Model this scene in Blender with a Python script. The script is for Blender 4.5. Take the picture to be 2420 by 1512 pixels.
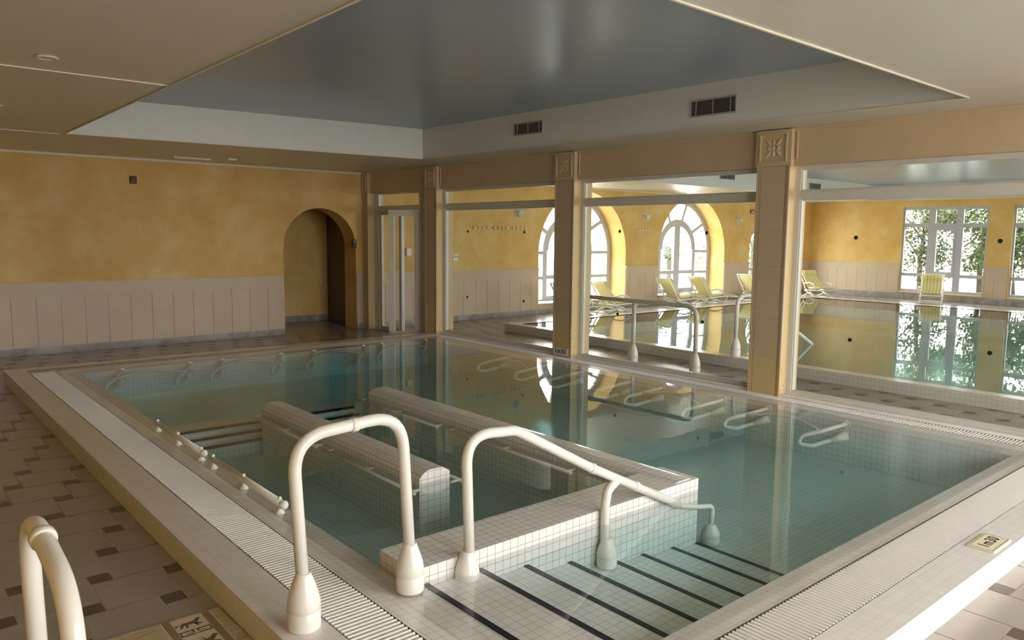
import bpy, math, random
from mathutils import Vector, Matrix
random.seed(7)
C = bpy.context.scene
COL = C.collection
for o in list(bpy.data.objects): bpy.data.objects.remove(o)
PI = math.pi
sin, cos = math.sin, math.cos

# ------------------------------------------------------------ camera
cd = bpy.data.cameras.new('camera'); cam = bpy.data.objects.new('camera', cd); COL.objects.link(cam)
yaw, pit, rol = 0.70628, 0.11210, 0.01026
fwd = Vector((sin(yaw)*cos(pit), cos(yaw)*cos(pit), -sin(pit)))
rt = Vector((cos(yaw), -sin(yaw), 0)); up = rt.cross(fwd)
r2 = rt*cos(rol)+up*sin(rol); u2 = up*cos(rol)-rt*sin(rol)
M = Matrix((r2, u2, -fwd)).transposed().to_4x4(); M.translation = Vector((-6.9993, -12.4044, 1.75))
cam.matrix_world = M
cd.sensor_width = 36.0; cd.lens = 1814.13/2420*36.0; cd.clip_start = 0.05; cd.clip_end = 200
C.camera = cam
# ------------------------------------------------------------ world, exposure
w = bpy.data.worlds.new('sky'); C.world = w; w.use_nodes = True
bg = w.node_tree.nodes['Background']; bg.inputs[0].default_value = (0.985, 0.995, 1.0, 1); bg.inputs[1].default_value = 14.0
C.view_settings.view_transform = 'Standard'; C.view_settings.look = 'None'
C.view_settings.exposure = 0.2; C.view_settings.gamma = 1.0; C.view_settings.use_curve_mapping = False
C.cycles.max_bounces = 9; C.cycles.diffuse_bounces = 5; C.cycles.glossy_bounces = 4
C.cycles.transmission_bounces = 6; C.cycles.transparent_max_bounces = 16; C.cycles.volume_bounces = 0
C.cycles.caustics_reflective = False; C.cycles.caustics_refractive = False
C.cycles.sample_clamp_indirect = 6.0; C.cycles.use_denoising = True
def portal(loc, size, direction):
    l = bpy.data.lights.new('daylight_portal', 'AREA'); l.shape = 'RECTANGLE'; l.size, l.size_y = size
    l.cycles.is_portal = True
    o = bpy.data.objects.new('daylight_portal', l); COL.objects.link(o)
    o.location = loc; o.rotation_euler = Vector(direction).to_track_quat('-Z', 'Z').to_euler()
for cx in (5.75, 9.84, 13.92): portal((cx, 0.56, 1.45), (2.84, 2.6), (0, -1, 0))
RW = [(-4.97, -2.77), (-7.75, -5.55), (-10.53, -8.33)]
for a, b in RW: portal((16.03, (a+b)/2, 1.4), (2.3, 2.5), (-1, 0, 0))
NW = [(-5.8, -4.2), (-2.9, -0.5)]
for a, b in NW: portal(((a+b)/2, -15.08, 1.45), (2.5, 2.9), (0, 1, 0))
portal((3.2, -14.08, 1.5), (2.6, 2.6), (0, 1, 0)); portal((8.2, -14.08, 1.5), (2.6, 2.6), (0, 1, 0))

# ------------------------------------------------------------ helpers
class MB:
    def __init__(s): s.v = []; s.f = []; s.m = []; s.sm = []
    def face(s, pts, m=0, smooth=False):
        n = len(s.v); s.v += [tuple(p) for p in pts]; s.f.append(tuple(range(n, n+len(pts)))); s.m.append(m); s.sm.append(smooth)
    def box(s, x0, x1, y0, y1, z0, z1, m=0, skip=''):
        n = len(s.v)
        s.v += [(x0,y0,z0),(x1,y0,z0),(x1,y1,z0),(x0,y1,z0),(x0,y0,z1),(x1,y0,z1),(x1,y1,z1),(x0,y1,z1)]
        for k, q in (('b',(0,3,2,1)),('t',(4,5,6,7)),('f',(0,1,5,4)),('r',(1,2,6,5)),('k',(2,3,7,6)),('l',(3,0,4,7))):
            if k in skip: continue
            s.f.append(tuple(n+i for i in q)); s.m.append(m); s.sm.append(False)
        return s
    def tube(s, pts, r, seg=14, m=0, caps=True):
        pts = [Vector(p) for p in pts]; n = len(pts)
        rs = r if isinstance(r, (list, tuple)) else [r]*n
        t0 = (pts[1]-pts[0]).normalized(); a = Vector((0,0,1)) if abs(t0.z) < .9 else Vector((1,0,0))
        nrm = (a - t0*a.dot(t0)).normalized(); base = len(s.v)
        for i, p in enumerate(pts):
            t = (pts[min(i+1,n-1)]-pts[max(i-1,0)])
            t = t.normalized() if t.length > 1e-9 else t0
            nrm = (nrm - t*nrm.dot(t)).normalized(); b = t.cross(nrm)
            for k in range(seg):
                an = 2*PI*k/seg; s.v.append(tuple(p + (nrm*cos(an)+b*sin(an))*rs[i]))
        for i in range(n-1):
            for k in range(seg):
                k2 = (k+1) % seg
                s.f.append((base+i*seg+k, base+i*seg+k2, base+(i+1)*seg+k2, base+(i+1)*seg+k)); s.m.append(m); s.sm.append(True)
        if caps:
            s.f.append(tuple(base+k for k in reversed(range(seg)))); s.m.append(m); s.sm.append(False)
            s.f.append(tuple(base+(n-1)*seg+k for k in range(seg))); s.m.append(m); s.sm.append(False)
        return s
    def lathe(s, prof, c, seg=24, m=0, axis=(0,0,1)):
        q = Vector(axis).normalized().to_track_quat('Z', 'Y'); c = Vector(c); base = len(s.v); n = len(prof)
        for r, z in prof:
            for k in range(seg):
                an = 2*PI*k/seg; s.v.append(tuple(c + q @ Vector((r*cos(an), r*sin(an), z))))
        for i in range(n-1):
            for k in range(seg):
                k2 = (k+1) % seg
                s.f.append((base+i*seg+k, base+i*seg+k2, base+(i+1)*seg+k2, base+(i+1)*seg+k)); s.m.append(m); s.sm.append(True)
        s.f.append(tuple(base+k for k in reversed(range(seg)))); s.m.append(m); s.sm.append(False)
        s.f.append(tuple(base+(n-1)*seg+k for k in range(seg))); s.m.append(m); s.sm.append(False)
        return s
    def sphere(s, c, r, m=0, sc=(1,1,1), seg=14, rings=8):
        c = Vector(c); base = len(s.v)
        for i in range(rings+1):
            th = PI*i/rings
            for k in range(seg):
                an = 2*PI*k/seg
                s.v.append((c.x+r*sc[0]*sin(th)*cos(an), c.y+r*sc[1]*sin(th)*sin(an), c.z+r*sc[2]*cos(th)))
        for i in range(rings):
            for k in range(seg):
                k2 = (k+1) % seg
                s.f.append((base+i*seg+k, base+(i+1)*seg+k, base+(i+1)*seg+k2, base+i*seg+k2)); s.m.append(m); s.sm.append(True)
        return s
    def prism(s, poly, a, b, axis='y', m=0, smooth=False):
        """poly of 2D points extruded from a to b along the axis; the 2D coordinates are the other two in xyz order"""
        def P(p, t): return {'x': (t,p[0],p[1]), 'y': (p[0],t,p[1]), 'z': (p[0],p[1],t)}[axis]
        n = len(s.v); k = len(poly)
        s.v += [P(p,a) for p in poly] + [P(p,b) for p in poly]
        s.f.append(tuple(n+i for i in range(k))); s.m.append(m); s.sm.append(False)
        s.f.append(tuple(n+k+i for i in reversed(range(k)))); s.m.append(m); s.sm.append(False)
        for i in range(k):
            j = (i+1) % k
            s.f.append((n+i, n+k+i, n+k+j, n+j)); s.m.append(m); s.sm.append(smooth)
        return s
    def rbox(s, c, size, r=.02, m=0, rot=None, seg=3):
        """rounded box (superellipse slices), centre c, full size, optional rotation matrix"""
        hx, hy, hz = [v/2 for v in size]; r = min(r, hx*.95, hy*.95, hz*.95); R = rot or Matrix.Identity(3); c = Vector(c)
        lay = []
        for i in range(seg+1):
            a = PI/2*i/seg; lay.append((-hz+r-r*cos(a), r-r*sin(a)))
        for i in range(seg+1):
            a = PI/2*i/seg; lay.append((hz-r+r*sin(a), r-r*cos(a)))
        base = len(s.v); ring = 4*(seg+1)
        for z, ins in lay:
            rr = max(r-ins, .0005)
            for qx, qy, a0 in ((1,1,0),(-1,1,PI/2),(-1,-1,PI),(1,-1,1.5*PI)):
                for j in range(seg+1):
                    a = a0+PI/2*j/seg
                    s.v.append(tuple(c + R @ Vector((qx*(hx-r)+rr*cos(a), qy*(hy-r)+rr*sin(a), z))))
        for i in range(len(lay)-1):
            for k in range(ring):
                k2 = (k+1) % ring
                s.f.append((base+i*ring+k, base+i*ring+k2, base+(i+1)*ring+k2, base+(i+1)*ring+k)); s.m.append(m); s.sm.append(True)
        s.f.append(tuple(base+k for k in reversed(range(ring)))); s.m.append(m); s.sm.append(True)
        s.f.append(tuple(base+(len(lay)-1)*ring+k for k in range(ring))); s.m.append(m); s.sm.append(True)
        return s
    def build(s, name, mats, parent=None, fix=True):
        me = bpy.data.meshes.new(name)
        off = Vector(parent.get('_o', (0,0,0))) if parent else Vector((0,0,0))
        me.from_pydata([tuple(Vector(v)-off) for v in s.v], [], s.f)
        for mt in (mats if isinstance(mats, (list, tuple)) else [mats]): me.materials.append(mt)
        me.polygons.foreach_set('material_index', s.m); me.polygons.foreach_set('use_smooth', s.sm)
        me.update()
        if fix:
            import bmesh
            bm = bmesh.new(); bm.from_mesh(me); bmesh.ops.recalc_face_normals(bm, faces=bm.faces); bm.to_mesh(me); bm.free()
        o = bpy.data.objects.new(name, me); COL.objects.link(o)
        if parent: o.parent = parent; o['_o'] = tuple(off)
        return o
def tag(o, label=None, cat=None, group=None, kind=None):
    if label: o['label'] = label
    if cat: o['category'] = cat
    if group: o['group'] = group
    if kind: o['kind'] = kind
    return o
def thing(name, loc=(0,0,0), label=None, cat=None, group=None, kind=None):
    o = bpy.data.objects.new(name, None); COL.objects.link(o); o.location = loc; o['_o'] = tuple(loc)
    o.empty_display_size = .1
    return tag(o, label, cat, group, kind)
def copy_tree(src, loc, rotz=0.0, label=None):
    r = src.copy(); COL.objects.link(r); r.location = loc; r.rotation_euler = (0,0,rotz)
    if label: r['label'] = label
    def rec(a, b):
        for ch in a.children:
            c = ch.copy(); COL.objects.link(c); c.parent = b; rec(ch, c)
    rec(src, r); return r
def arc(c, r, a0, a1, n, plane='xz'):
    out = []
    for i in range(n+1):
        a = a0+(a1-a0)*i/n; u, v = r*cos(a), r*sin(a)
        out.append((c[0]+u, c[1], c[2]+v) if plane == 'xz' else (c[0], c[1]+u, c[2]+v) if plane == 'yz' else (c[0]+u, c[1]+v, c[2]))
    return out
def fillet(pts, r, n=6):
    P = [Vector(p) for p in pts]; out = [P[0]]
    for i in range(1, len(P)-1):
        a, b, c = P[i-1], P[i], P[i+1]; u = (a-b).normalized(); v = (c-b).normalized()
        ang = u.angle(v); rr = r[i] if isinstance(r, dict) and i in r else (r if not isinstance(r, dict) else .05)
        dlt = min(rr/math.tan(ang/2), (a-b).length*.49 if i > 1 else (a-b).length*.98, (c-b).length*.49 if i < len(P)-2 else (c-b).length*.98)
        p0, p1 = b+u*dlt, b+v*dlt
        for k in range(n+1):
            t = k/n; out.append(p0*(1-t)**2 + b*2*t*(1-t) + p1*t*t)
    out.append(P[-1]); return out

# ------------------------------------------------------------ materials
def newmat(name):
    m = bpy.data.materials.new(name); m.use_nodes = True; nt = m.node_tree
    return m, nt, nt.nodes['Principled BSDF']
def N(nt, t, **kw):
    n = nt.nodes.new(t)
    for k, v in kw.items(): setattr(n, k, v)
    return n
def L(nt, a, b): nt.links.new(a, b)
def plain(name, col, rough=.5, spec=.5, metal=0, noise=0, nscale=8, bump=0, bscale=60):
    m, nt, b = newmat(name)
    b.inputs['Roughness'].default_value = rough; b.inputs['Specular IOR Level'].default_value = spec; b.inputs['Metallic'].default_value = metal
    tc = N(nt, 'ShaderNodeNewGeometry')
    nz = N(nt, 'ShaderNodeTexNoise'); nz.inputs['Scale'].default_value = nscale; nz.inputs['Detail'].default_value = 4
    L(nt, tc.outputs['Position'], nz.inputs['Vector'])
    mx = N(nt, 'ShaderNodeMix', data_type='RGBA'); k = noise or .04
    mx.inputs[6].default_value = tuple(c*(1-k) for c in col)+(1,); mx.inputs[7].default_value = tuple(min(1,c*(1+k)) for c in col)+(1,)
    L(nt, nz.outputs['Fac'], mx.inputs[0]); L(nt, mx.outputs[2], b.inputs['Base Color'])
    if bump:
        n2 = N(nt, 'ShaderNodeTexNoise'); n2.inputs['Scale'].default_value = bscale; L(nt, tc.outputs['Position'], n2.inputs['Vector'])
        bp = N(nt, 'ShaderNodeBump'); bp.inputs['Strength'].default_value = bump; bp.inputs['Distance'].default_value = .01
        L(nt, n2.outputs['Fac'], bp.inputs['Height']); L(nt, bp.outputs['Normal'], b.inputs['Normal'])
    return m
def math_n(nt, op, a, b=None, c=None):
    n = N(nt, 'ShaderNodeMath', operation=op)
    for i, x in enumerate((a, b, c)):
        if x is None: continue
        if isinstance(x, (int, float)): n.inputs[i].default_value = x
        else: L(nt, x, n.inputs[i])
    return n.outputs[0]
def tile_mat(name, col, grout, size=(.05,.05,.05), width=.0022, rough=.18, off=(0,0,0), vary=.06, tall=None):
    m, nt, b = newmat(name); g = N(nt, 'ShaderNodeNewGeometry')
    sp = N(nt, 'ShaderNodeSeparateXYZ'); L(nt, g.outputs['Position'], sp.inputs[0])
    sn = N(nt, 'ShaderNodeSeparateXYZ'); L(nt, g.outputs['True Normal'], sn.inputs[0])
    tot = None
    for i in range(3):
        sz = size[i]
        q = math_n(nt, 'DIVIDE', math_n(nt, 'ADD', sp.outputs[i], off[i]+50*sz), sz)
        fr = math_n(nt, 'FRACT', q); d = math_n(nt, 'ABSOLUTE', math_n(nt, 'SUBTRACT', fr, .5))
        ln = math_n(nt, 'GREATER_THAN', d, .5-width/sz/2)
        ok = math_n(nt, 'LESS_THAN', math_n(nt, 'ABSOLUTE', sn.outputs[i]), .6)
        ln = math_n(nt, 'MULTIPLY', ln, ok)
        tot = ln if tot is None else math_n(nt, 'MAXIMUM', tot, ln)
    sc = N(nt, 'ShaderNodeVectorMath', operation='DIVIDE'); L(nt, g.outputs['Position'], sc.inputs[0]); sc.inputs[1].default_value = size
    fl = N(nt, 'ShaderNodeVectorMath', operation='FLOOR'); L(nt, sc.outputs[0], fl.inputs[0])
    wn = N(nt, 'ShaderNodeTexWhiteNoise', noise_dimensions='3D'); L(nt, fl.outputs[0], wn.inputs['Vector'])
    mx = N(nt, 'ShaderNodeMix', data_type='RGBA')
    mx.inputs[6].default_value = tuple(c*(1-vary) for c in col)+(1,); mx.inputs[7].default_value = tuple(col)+(1,)
    L(nt, wn.outputs['Value'], mx.inputs[0])
    m2 = N(nt, 'ShaderNodeMix', data_type='RGBA'); L(nt, tot, m2.inputs[0]); L(nt, mx.outputs[2], m2.inputs[6]); m2.inputs[7].default_value = tuple(grout)+(1,)
    L(nt, m2.outputs[2], b.inputs['Base Color']); b.inputs['Roughness'].default_value = rough
    return m
def fresnel_fac(nt, f0, bump=None, fmax=1.0):
    """Schlick reflectance, the same from both sides of the surface"""
    g = N(nt, 'ShaderNodeNewGeometry'); d = N(nt, 'ShaderNodeVectorMath', operation='DOT_PRODUCT')
    L(nt, g.outputs['Incoming'], d.inputs[0]); L(nt, bump if bump else g.outputs['Normal'], d.inputs[1])
    c = math_n(nt, 'SUBTRACT', 1.0, math_n(nt, 'MINIMUM', math_n(nt, 'ABSOLUTE', d.outputs['Value']), 1.0))
    return math_n(nt, 'ADD', f0, math_n(nt, 'MULTIPLY', math_n(nt, 'POWER', c, 5.0), fmax-f0))
def glass_mat(name, tint=(.965,.975,.96), f0=.016, rough=0.0):
    m = bpy.data.materials.new(name); m.use_nodes = True; nt = m.node_tree; nt.nodes.clear()
    out = N(nt, 'ShaderNodeOutputMaterial'); tr = N(nt, 'ShaderNodeBsdfTransparent'); tr.inputs[0].default_value = tint+(1,)
    gl = N(nt, 'ShaderNodeBsdfGlossy'); gl.inputs['Roughness'].default_value = rough
    mx = N(nt, 'ShaderNodeMixShader'); L(nt, fresnel_fac(nt, f0), mx.inputs[0]); L(nt, tr.outputs[0], mx.inputs[1]); L(nt, gl.outputs[0], mx.inputs[2])
    L(nt, mx.outputs[0], out.inputs['Surface']); return m
def water_mat(name, absorb, dens, wave=.02):
    m = bpy.data.materials.new(name); m.use_nodes = True; nt = m.node_tree; nt.nodes.clear()
    out = N(nt, 'ShaderNodeOutputMaterial'); tr = N(nt, 'ShaderNodeBsdfTransparent'); tr.inputs[0].default_value = (1,1,1,1)
    g = N(nt, 'ShaderNodeNewGeometry'); nz = N(nt, 'ShaderNodeTexNoise'); nz.inputs['Scale'].default_value = 2.2; nz.inputs['Detail'].default_value = 2
    L(nt, g.outputs['Position'], nz.inputs['Vector'])
    bp = N(nt, 'ShaderNodeBump'); bp.inputs['Strength'].default_value = wave; bp.inputs['Distance'].default_value = .05
    L(nt, nz.outputs['Fac'], bp.inputs['Height'])
    gl = N(nt, 'ShaderNodeBsdfGlossy'); gl.inputs['Roughness'].default_value = .0; L(nt, bp.outputs[0], gl.inputs['Normal'])
    mx = N(nt, 'ShaderNodeMixShader'); L(nt, fresnel_fac(nt, .022), mx.inputs[0]); L(nt, tr.outputs[0], mx.inputs[1]); L(nt, gl.outputs[0], mx.inputs[2])
    L(nt, mx.outputs[0], out.inputs['Surface'])
    va = N(nt, 'ShaderNodeVolumeAbsorption'); va.inputs['Color'].default_value = absorb+(1,); va.inputs['Density'].default_value = dens
    L(nt, va.outputs[0], out.inputs['Volume']); return m
def stucco_mat(name):
    m, nt, b = newmat(name); g = N(nt, 'ShaderNodeNewGeometry')
    n1 = N(nt, 'ShaderNodeTexNoise'); n1.inputs['Scale'].default_value = 1.6; n1.inputs['Detail'].default_value = 6; n1.inputs['Roughness'].default_value = .62
    n1.inputs['Distortion'].default_value = .15; L(nt, g.outputs['Position'], n1.inputs['Vector'])
    r = N(nt, 'ShaderNodeValToRGB'); L(nt, n1.outputs['Fac'], r.inputs[0])
    e = r.color_ramp.elements; e[0].position = .28; e[0].color = (.62,.36,.085,1); e[1].position = .70; e[1].color = (.77,.56,.24,1)
    x = r.color_ramp.elements.new(.5); x.color = (.70,.46,.14,1)
    L(nt, r.outputs[0], b.inputs['Base Color']); b.inputs['Roughness'].default_value = .65
    bp = N(nt, 'ShaderNodeBump'); bp.inputs['Strength'].default_value = .08; n2 = N(nt, 'ShaderNodeTexNoise'); n2.inputs['Scale'].default_value = 30
    L(nt, g.outputs['Position'], n2.inputs['Vector']); L(nt, n2.outputs['Fac'], bp.inputs['Height']); L(nt, bp.outputs[0], b.inputs['Normal'])
    return m
def stripe_mat(name, c1, c2, period=.085):
    m, nt, b = newmat(name); tc = N(nt, 'ShaderNodeTexCoord'); sp = N(nt, 'ShaderNodeSeparateXYZ'); L(nt, tc.outputs['Object'], sp.inputs[0])
    q = math_n(nt, 'FRACT', math_n(nt, 'DIVIDE', math_n(nt, 'ADD', sp.outputs[1], 5), period)); f = math_n(nt, 'GREATER_THAN', q, .5)
    mx = N(nt, 'ShaderNodeMix', data_type='RGBA'); L(nt, f, mx.inputs[0]); mx.inputs[6].default_value = c1+(1,); mx.inputs[7].default_value = c2+(1,)
    L(nt, mx.outputs[2], b.inputs['Base Color']); b.inputs['Roughness'].default_value = .85; return m
def marble_mat(name, c1, c2, joint=None, rough=.35):
    m, nt, b = newmat(name); g = N(nt, 'ShaderNodeNewGeometry')
    n1 = N(nt, 'ShaderNodeTexNoise'); n1.inputs['Scale'].default_value = 3.5; n1.inputs['Detail'].default_value = 7; n1.inputs['Distortion'].default_value = 1.2
    L(nt, g.outputs['Position'], n1.inputs['Vector'])
    r = N(nt, 'ShaderNodeValToRGB'); L(nt, n1.outputs['Fac'], r.inputs[0]); e = r.color_ramp.elements
    e[0].position = .35; e[0].color = c1+(1,); e[1].position = .65; e[1].color = c2+(1,)
    L(nt, r.outputs[0], b.inputs['Base Color']); b.inputs['Roughness'].default_value = rough; return m

M_STUCCO = stucco_mat('yellow_stucco')
M_DADO = plain('beige_panel', (.57,.445,.32), .45, noise=.12, nscale=2.5)
M_GREYST = marble_mat('grey_stone', (.25,.22,.20), (.42,.39,.36))
M_CEIL = plain('cream_ceiling', (.67,.63,.555), .30, spec=.55, noise=.03, nscale=2)
M_COVE = plain('white_cove', (.72,.72,.68), .45)
M_BLUE = plain('blue_grey_ceiling', (.33,.385,.45), .26, spec=.6, noise=.06, nscale=.9)
M_TRIM = plain('cream_trim', (.74,.69,.58), .5)
M_BEAM = plain('pink_beige_plaster', (.60,.455,.29), .5, noise=.10, nscale=3, bump=.03)
M_CREAM = plain('cream_paint', (.74,.58,.34), .5, noise=.12, nscale=5)
M_FRAME = plain('white_frame', (.66,.64,.58), .35)
M_WFRAME = plain('pale_grey_frame', (.50,.50,.54), .4)
M_WHITE = plain('white_plastic', (.86,.83,.76), .28, noise=.015)
M_PWHITE = plain('ivory_enamel', (.78,.75,.675), .25, noise=.02)
M_TILE = tile_mat('white_pool_tile', (.80,.785,.74), (.36,.35,.32), width=.0018)
M_RIM = tile_mat('rim_tile', (.79,.765,.715), (.58,.555,.51), width=.0016)
M_TILED = tile_mat('dividing_wall_tile', (.79,.77,.72), (.13,.13,.12), width=.0020)
M_TILEW = tile_mat('white_basin_tile', (.82,.81,.77), (.33,.36,.35), width=.0022)
M_NOSE = plain('navy_strip', (.006,.007,.02), .3)
M_GRATE = plain('white_grate', (.88,.865,.83), .35)
M_DARK = plain('dark_gutter', (.10,.095,.085), .7)
M_FLOORL = plain('grey_brown_floor_tile', (.36,.32,.285), .24, spec=.6, noise=.16, nscale=2.2)
M_FLOORD = plain('dark_floor_tile', (.125,.085,.07), .28, noise=.2, nscale=20)
M_GROUT = plain('pale_grout', (.55,.47,.36), .8)
M_GLASS = glass_mat('clear_glass')
M_WATER2 = water_mat('far_pool_water', (.55,.82,.78), .30)
M_WATER = water_mat('pool_water', (.36,.77,.80), .62)
M_BLACK = plain('black_rubber', (.01,.01,.01), .5)
M_DWOOD = plain('dark_brown_wood', (.07,.028,.014), .5, noise=.2)
M_VENT = plain('vent_metal', (.42,.40,.38), .4)
M_LOUV = plain('louvre_metal', (.20,.185,.17), .5)
M_INK = plain('ink', (.02,.02,.022), .5)
M_SIGN = plain('cream_sign', (.80,.73,.52), .4)
M_LEAF = plain('leaf', (.055,.085,.028), .6, noise=.5, nscale=3)
M_LEAF2 = plain('pale_leaf', (.085,.11,.05), .6, noise=.4, nscale=3)
M_BARK = plain('pale_bark', (.08,.07,.06), .9, noise=.3)
M_OUT = plain('pale_paving', (.62,.60,.55), .8)
M_CUSH = stripe_mat('striped_cushion', (.68,.58,.20), (.80,.73,.42))

# ------------------------------------------------------------ floor (one hopscotch pattern of large and small tiles)
S, s_ = .332, .108
POOL_A = (-5.81, .34, -11.16, -2.07); POOL_B = (1.83, 12.75, -11.6, -1.85)
def floor_mesh():
    mb = MB()
    X0, X1, Y0, Y1 = -8.6, 15.9, -15.0, 0.0
    xs = sorted({X0, X1, POOL_A[0], POOL_A[1], POOL_B[0], POOL_B[1]}); ys = sorted({Y0, Y1, POOL_A[2], POOL_A[3], POOL_B[2], POOL_B[3]})
    def inp(x, y, g=0): return any(p[0]+g < x < p[1]-g and p[2]+g < y < p[3]-g for p in (POOL_A, POOL_B))
    for i in range(len(xs)-1):
        for j in range(len(ys)-1):
            if not inp((xs[i]+xs[i+1])/2, (ys[j]+ys[j+1])/2):
                mb.face([(xs[i],ys[j],-.002),(xs[i+1],ys[j],-.002),(xs[i+1],ys[j+1],-.002),(xs[i],ys[j+1],-.002)], 0)
    ox, oy = -5.953-.054, -7.582-.054; g = .0034
    a = (s_, S); b = (S, -s_)   # lattice
    for i in range(-60, 70):
        for j in range(-60, 90):
            x = ox+i*a[0]+j*b[0]; y = oy+i*a[1]+j*b[1]
            # small tile [x,x+s]x[y,y+s]; big tile to its right
            for (x0, y0, d, m) in ((x, y, s_, 2), (x+s_, y, S, 1)):
                cx, cy = x0+d/2, y0+d/2
                if cx < X0-.1 or cx > X1+.1 or cy < Y0-.1 or cy > Y1+.1 or inp(cx, cy, .17): continue
                u0, u1, v0, v1 = x0+g, x0+d-g, y0+g, y0+d-g
                for p in (POOL_A, POOL_B):   # the tiles are cut where they meet a pool rim
                    e = .15
                    if u1 <= p[0]+e or u0 >= p[1]-e or v1 <= p[2]+e or v0 >= p[3]-e: continue
                    if u0 < p[0]: u1 = p[0]+e
                    elif u1 > p[1]: u0 = p[1]-e
                    elif v0 < p[2]: v1 = p[2]+e
                    elif v1 > p[3]: v0 = p[3]-e
                    else: u1 = u0
                if u1-u0 > .004 and v1-v0 > .004: mb.face([(u0,v0,0),(u1,v0,0),(u1,v1,0),(u0,v1,0)], m)
    # corridor behind the arched doorway
    mb.face([(-2.6,0,-.002),(1.2,0,-.002),(1.2,1.7,-.002),(-2.6,1.7,-.002)], 1)
    return mb
mb = MB(); mb.box(-8.7, 16.1, -15.2, 1.75, -1.0, -.8); tag(mb.build('light_block_slab', M_DARK), kind='structure')  # unseen slab, added to stop sky light leaking in from below
tag(floor_mesh().build('floor', [M_GROUT, M_FLOORL, M_FLOORD], fix=False), kind='structure')

# ------------------------------------------------------------ back wall with arches
H = 2.80
def arch_wall():
    mb = MB(); Y = 0.0
    ops = [(-.82, .685, 1.47, 0.0, .42), (5.75, 1.425, 1.30, .20, .58), (9.84, 1.425, 1.30, .20, .58), (13.92, 1.425, 1.30, .20, .58)]
    x = -8.6
    for cx, r, zs, z0, dep in ops:
        mb.face([(x,Y,-.05),(cx-r,Y,-.05),(cx-r,Y,H),(x,Y,H)])
        if z0 > 0: mb.face([(cx-r,Y,-.05),(cx+r,Y,-.05),(cx+r,Y,z0),(cx-r,Y,z0)])
        n = 32; top = H
        pts = [(cx-r*cos(PI*k/n), zs+r*sin(PI*k/n)*(1.0)) for k in range(n+1)]
        for k in range(n):
            (xa, za), (xb, zb) = pts[k], pts[k+1]
            mb.face([(xa,Y,za),(xb,Y,zb),(xb,Y,top),(xa,Y,top)])
            mb.face([(xa,Y,za),(xa,Y+dep,za),(xb,Y+dep,zb),(xb,Y,zb)], 0, True)
        for xx in (cx-r, cx+r):
            z0 = z0 or -.05
            mb.face([(xx,Y,z0),(xx,Y+dep,z0),(xx,Y+dep,zs),(xx,Y,zs)])
        if z0 > 0: mb.face([(cx-r,Y,z0),(cx+r,Y,z0),(cx+r,Y+dep,z0),(cx-r,Y+dep,z0)])
        x = cx+r
    mb.face([(x,Y,-.05),(15.95,Y,-.05),(15.95,Y,H),(x,Y,H)])
    # outer faces block the sky above and below the windows
    xx = 3.0
    for cx, r, zs, z0, dep in ops[1:]:
        D = .62
        mb.face([(xx,D,-.3),(cx-r,D,-.3),(cx-r,D,3.4),(xx,D,3.4)]); mb.face([(cx-r,D,-.3),(cx+r,D,-.3),(cx+r,D,z0),(cx-r,D,z0)])
        n = 32
        for k in range(n):
            xa, za, xb, zb = cx-r*cos(PI*k/n), zs+r*sin(PI*k/n), cx-r*cos(PI*(k+1)/n), zs+r*sin(PI*(k+1)/n)
            mb.face([(xa,D,za),(xb,D,zb),(xb,D,3.4),(xa,D,3.4)])
        xx = cx+r
    mb.face([(xx,D,-.3),(16.4,D,-.3),(16.4,D,3.4),(xx,D,3.4)])
    return mb
tag(arch_wall().build('wall_back', M_STUCCO, fix=False), kind='structure')
# corridor behind the doorway
mb = MB(); mb.face([(-2.6,1.6,-.05),(.2,1.6,-.05),(.2,1.6,H),(-2.6,1.6,H)]); mb.face([(-2.6,.42,0),(-2.6,1.6,0),(-2.6,1.6,H),(-2.6,.42,H)])
mb.face([(.2,.42,0),(.2,1.6,0),(.2,1.6,H),(.2,.42,H)]); mb.face([(-2.6,.42,2.5),(.2,.42,2.5),(.2,1.6,2.5),(-2.6,1.6,2.5)])
mb.face([(-2.6,.42,0),(-1.505,.42,0),(-1.505,.42,H),(-2.6,.42,H)]); mb.face([(-.135,.42,0),(.2,.42,0),(.2,.42,H),(-.135,.42,H)])
mb.box(-2.55, .1, 1.585, 1.6, 0, .12, 1)
tag(mb.build('wall_rear', [M_STUCCO, M_GREYST], fix=False), kind='structure')
# open dark door in the corridor
dr = thing('door_2', (.0,1.0,0), kind='structure')
mb = MB(); mb.prism([(.14,1.57),(.10,1.58),(-.115,.46),(-.075,.45)], 0.005, 2.05, 'z'); mb.build('door_leaf', M_DWOOD, dr)
mb = MB()
for z in (.35, 1.05, 1.75): mb.box(.075, .105, 1.46, 1.50, z, z+.09)
mb.build('hinge', M_BLACK, dr)

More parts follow.
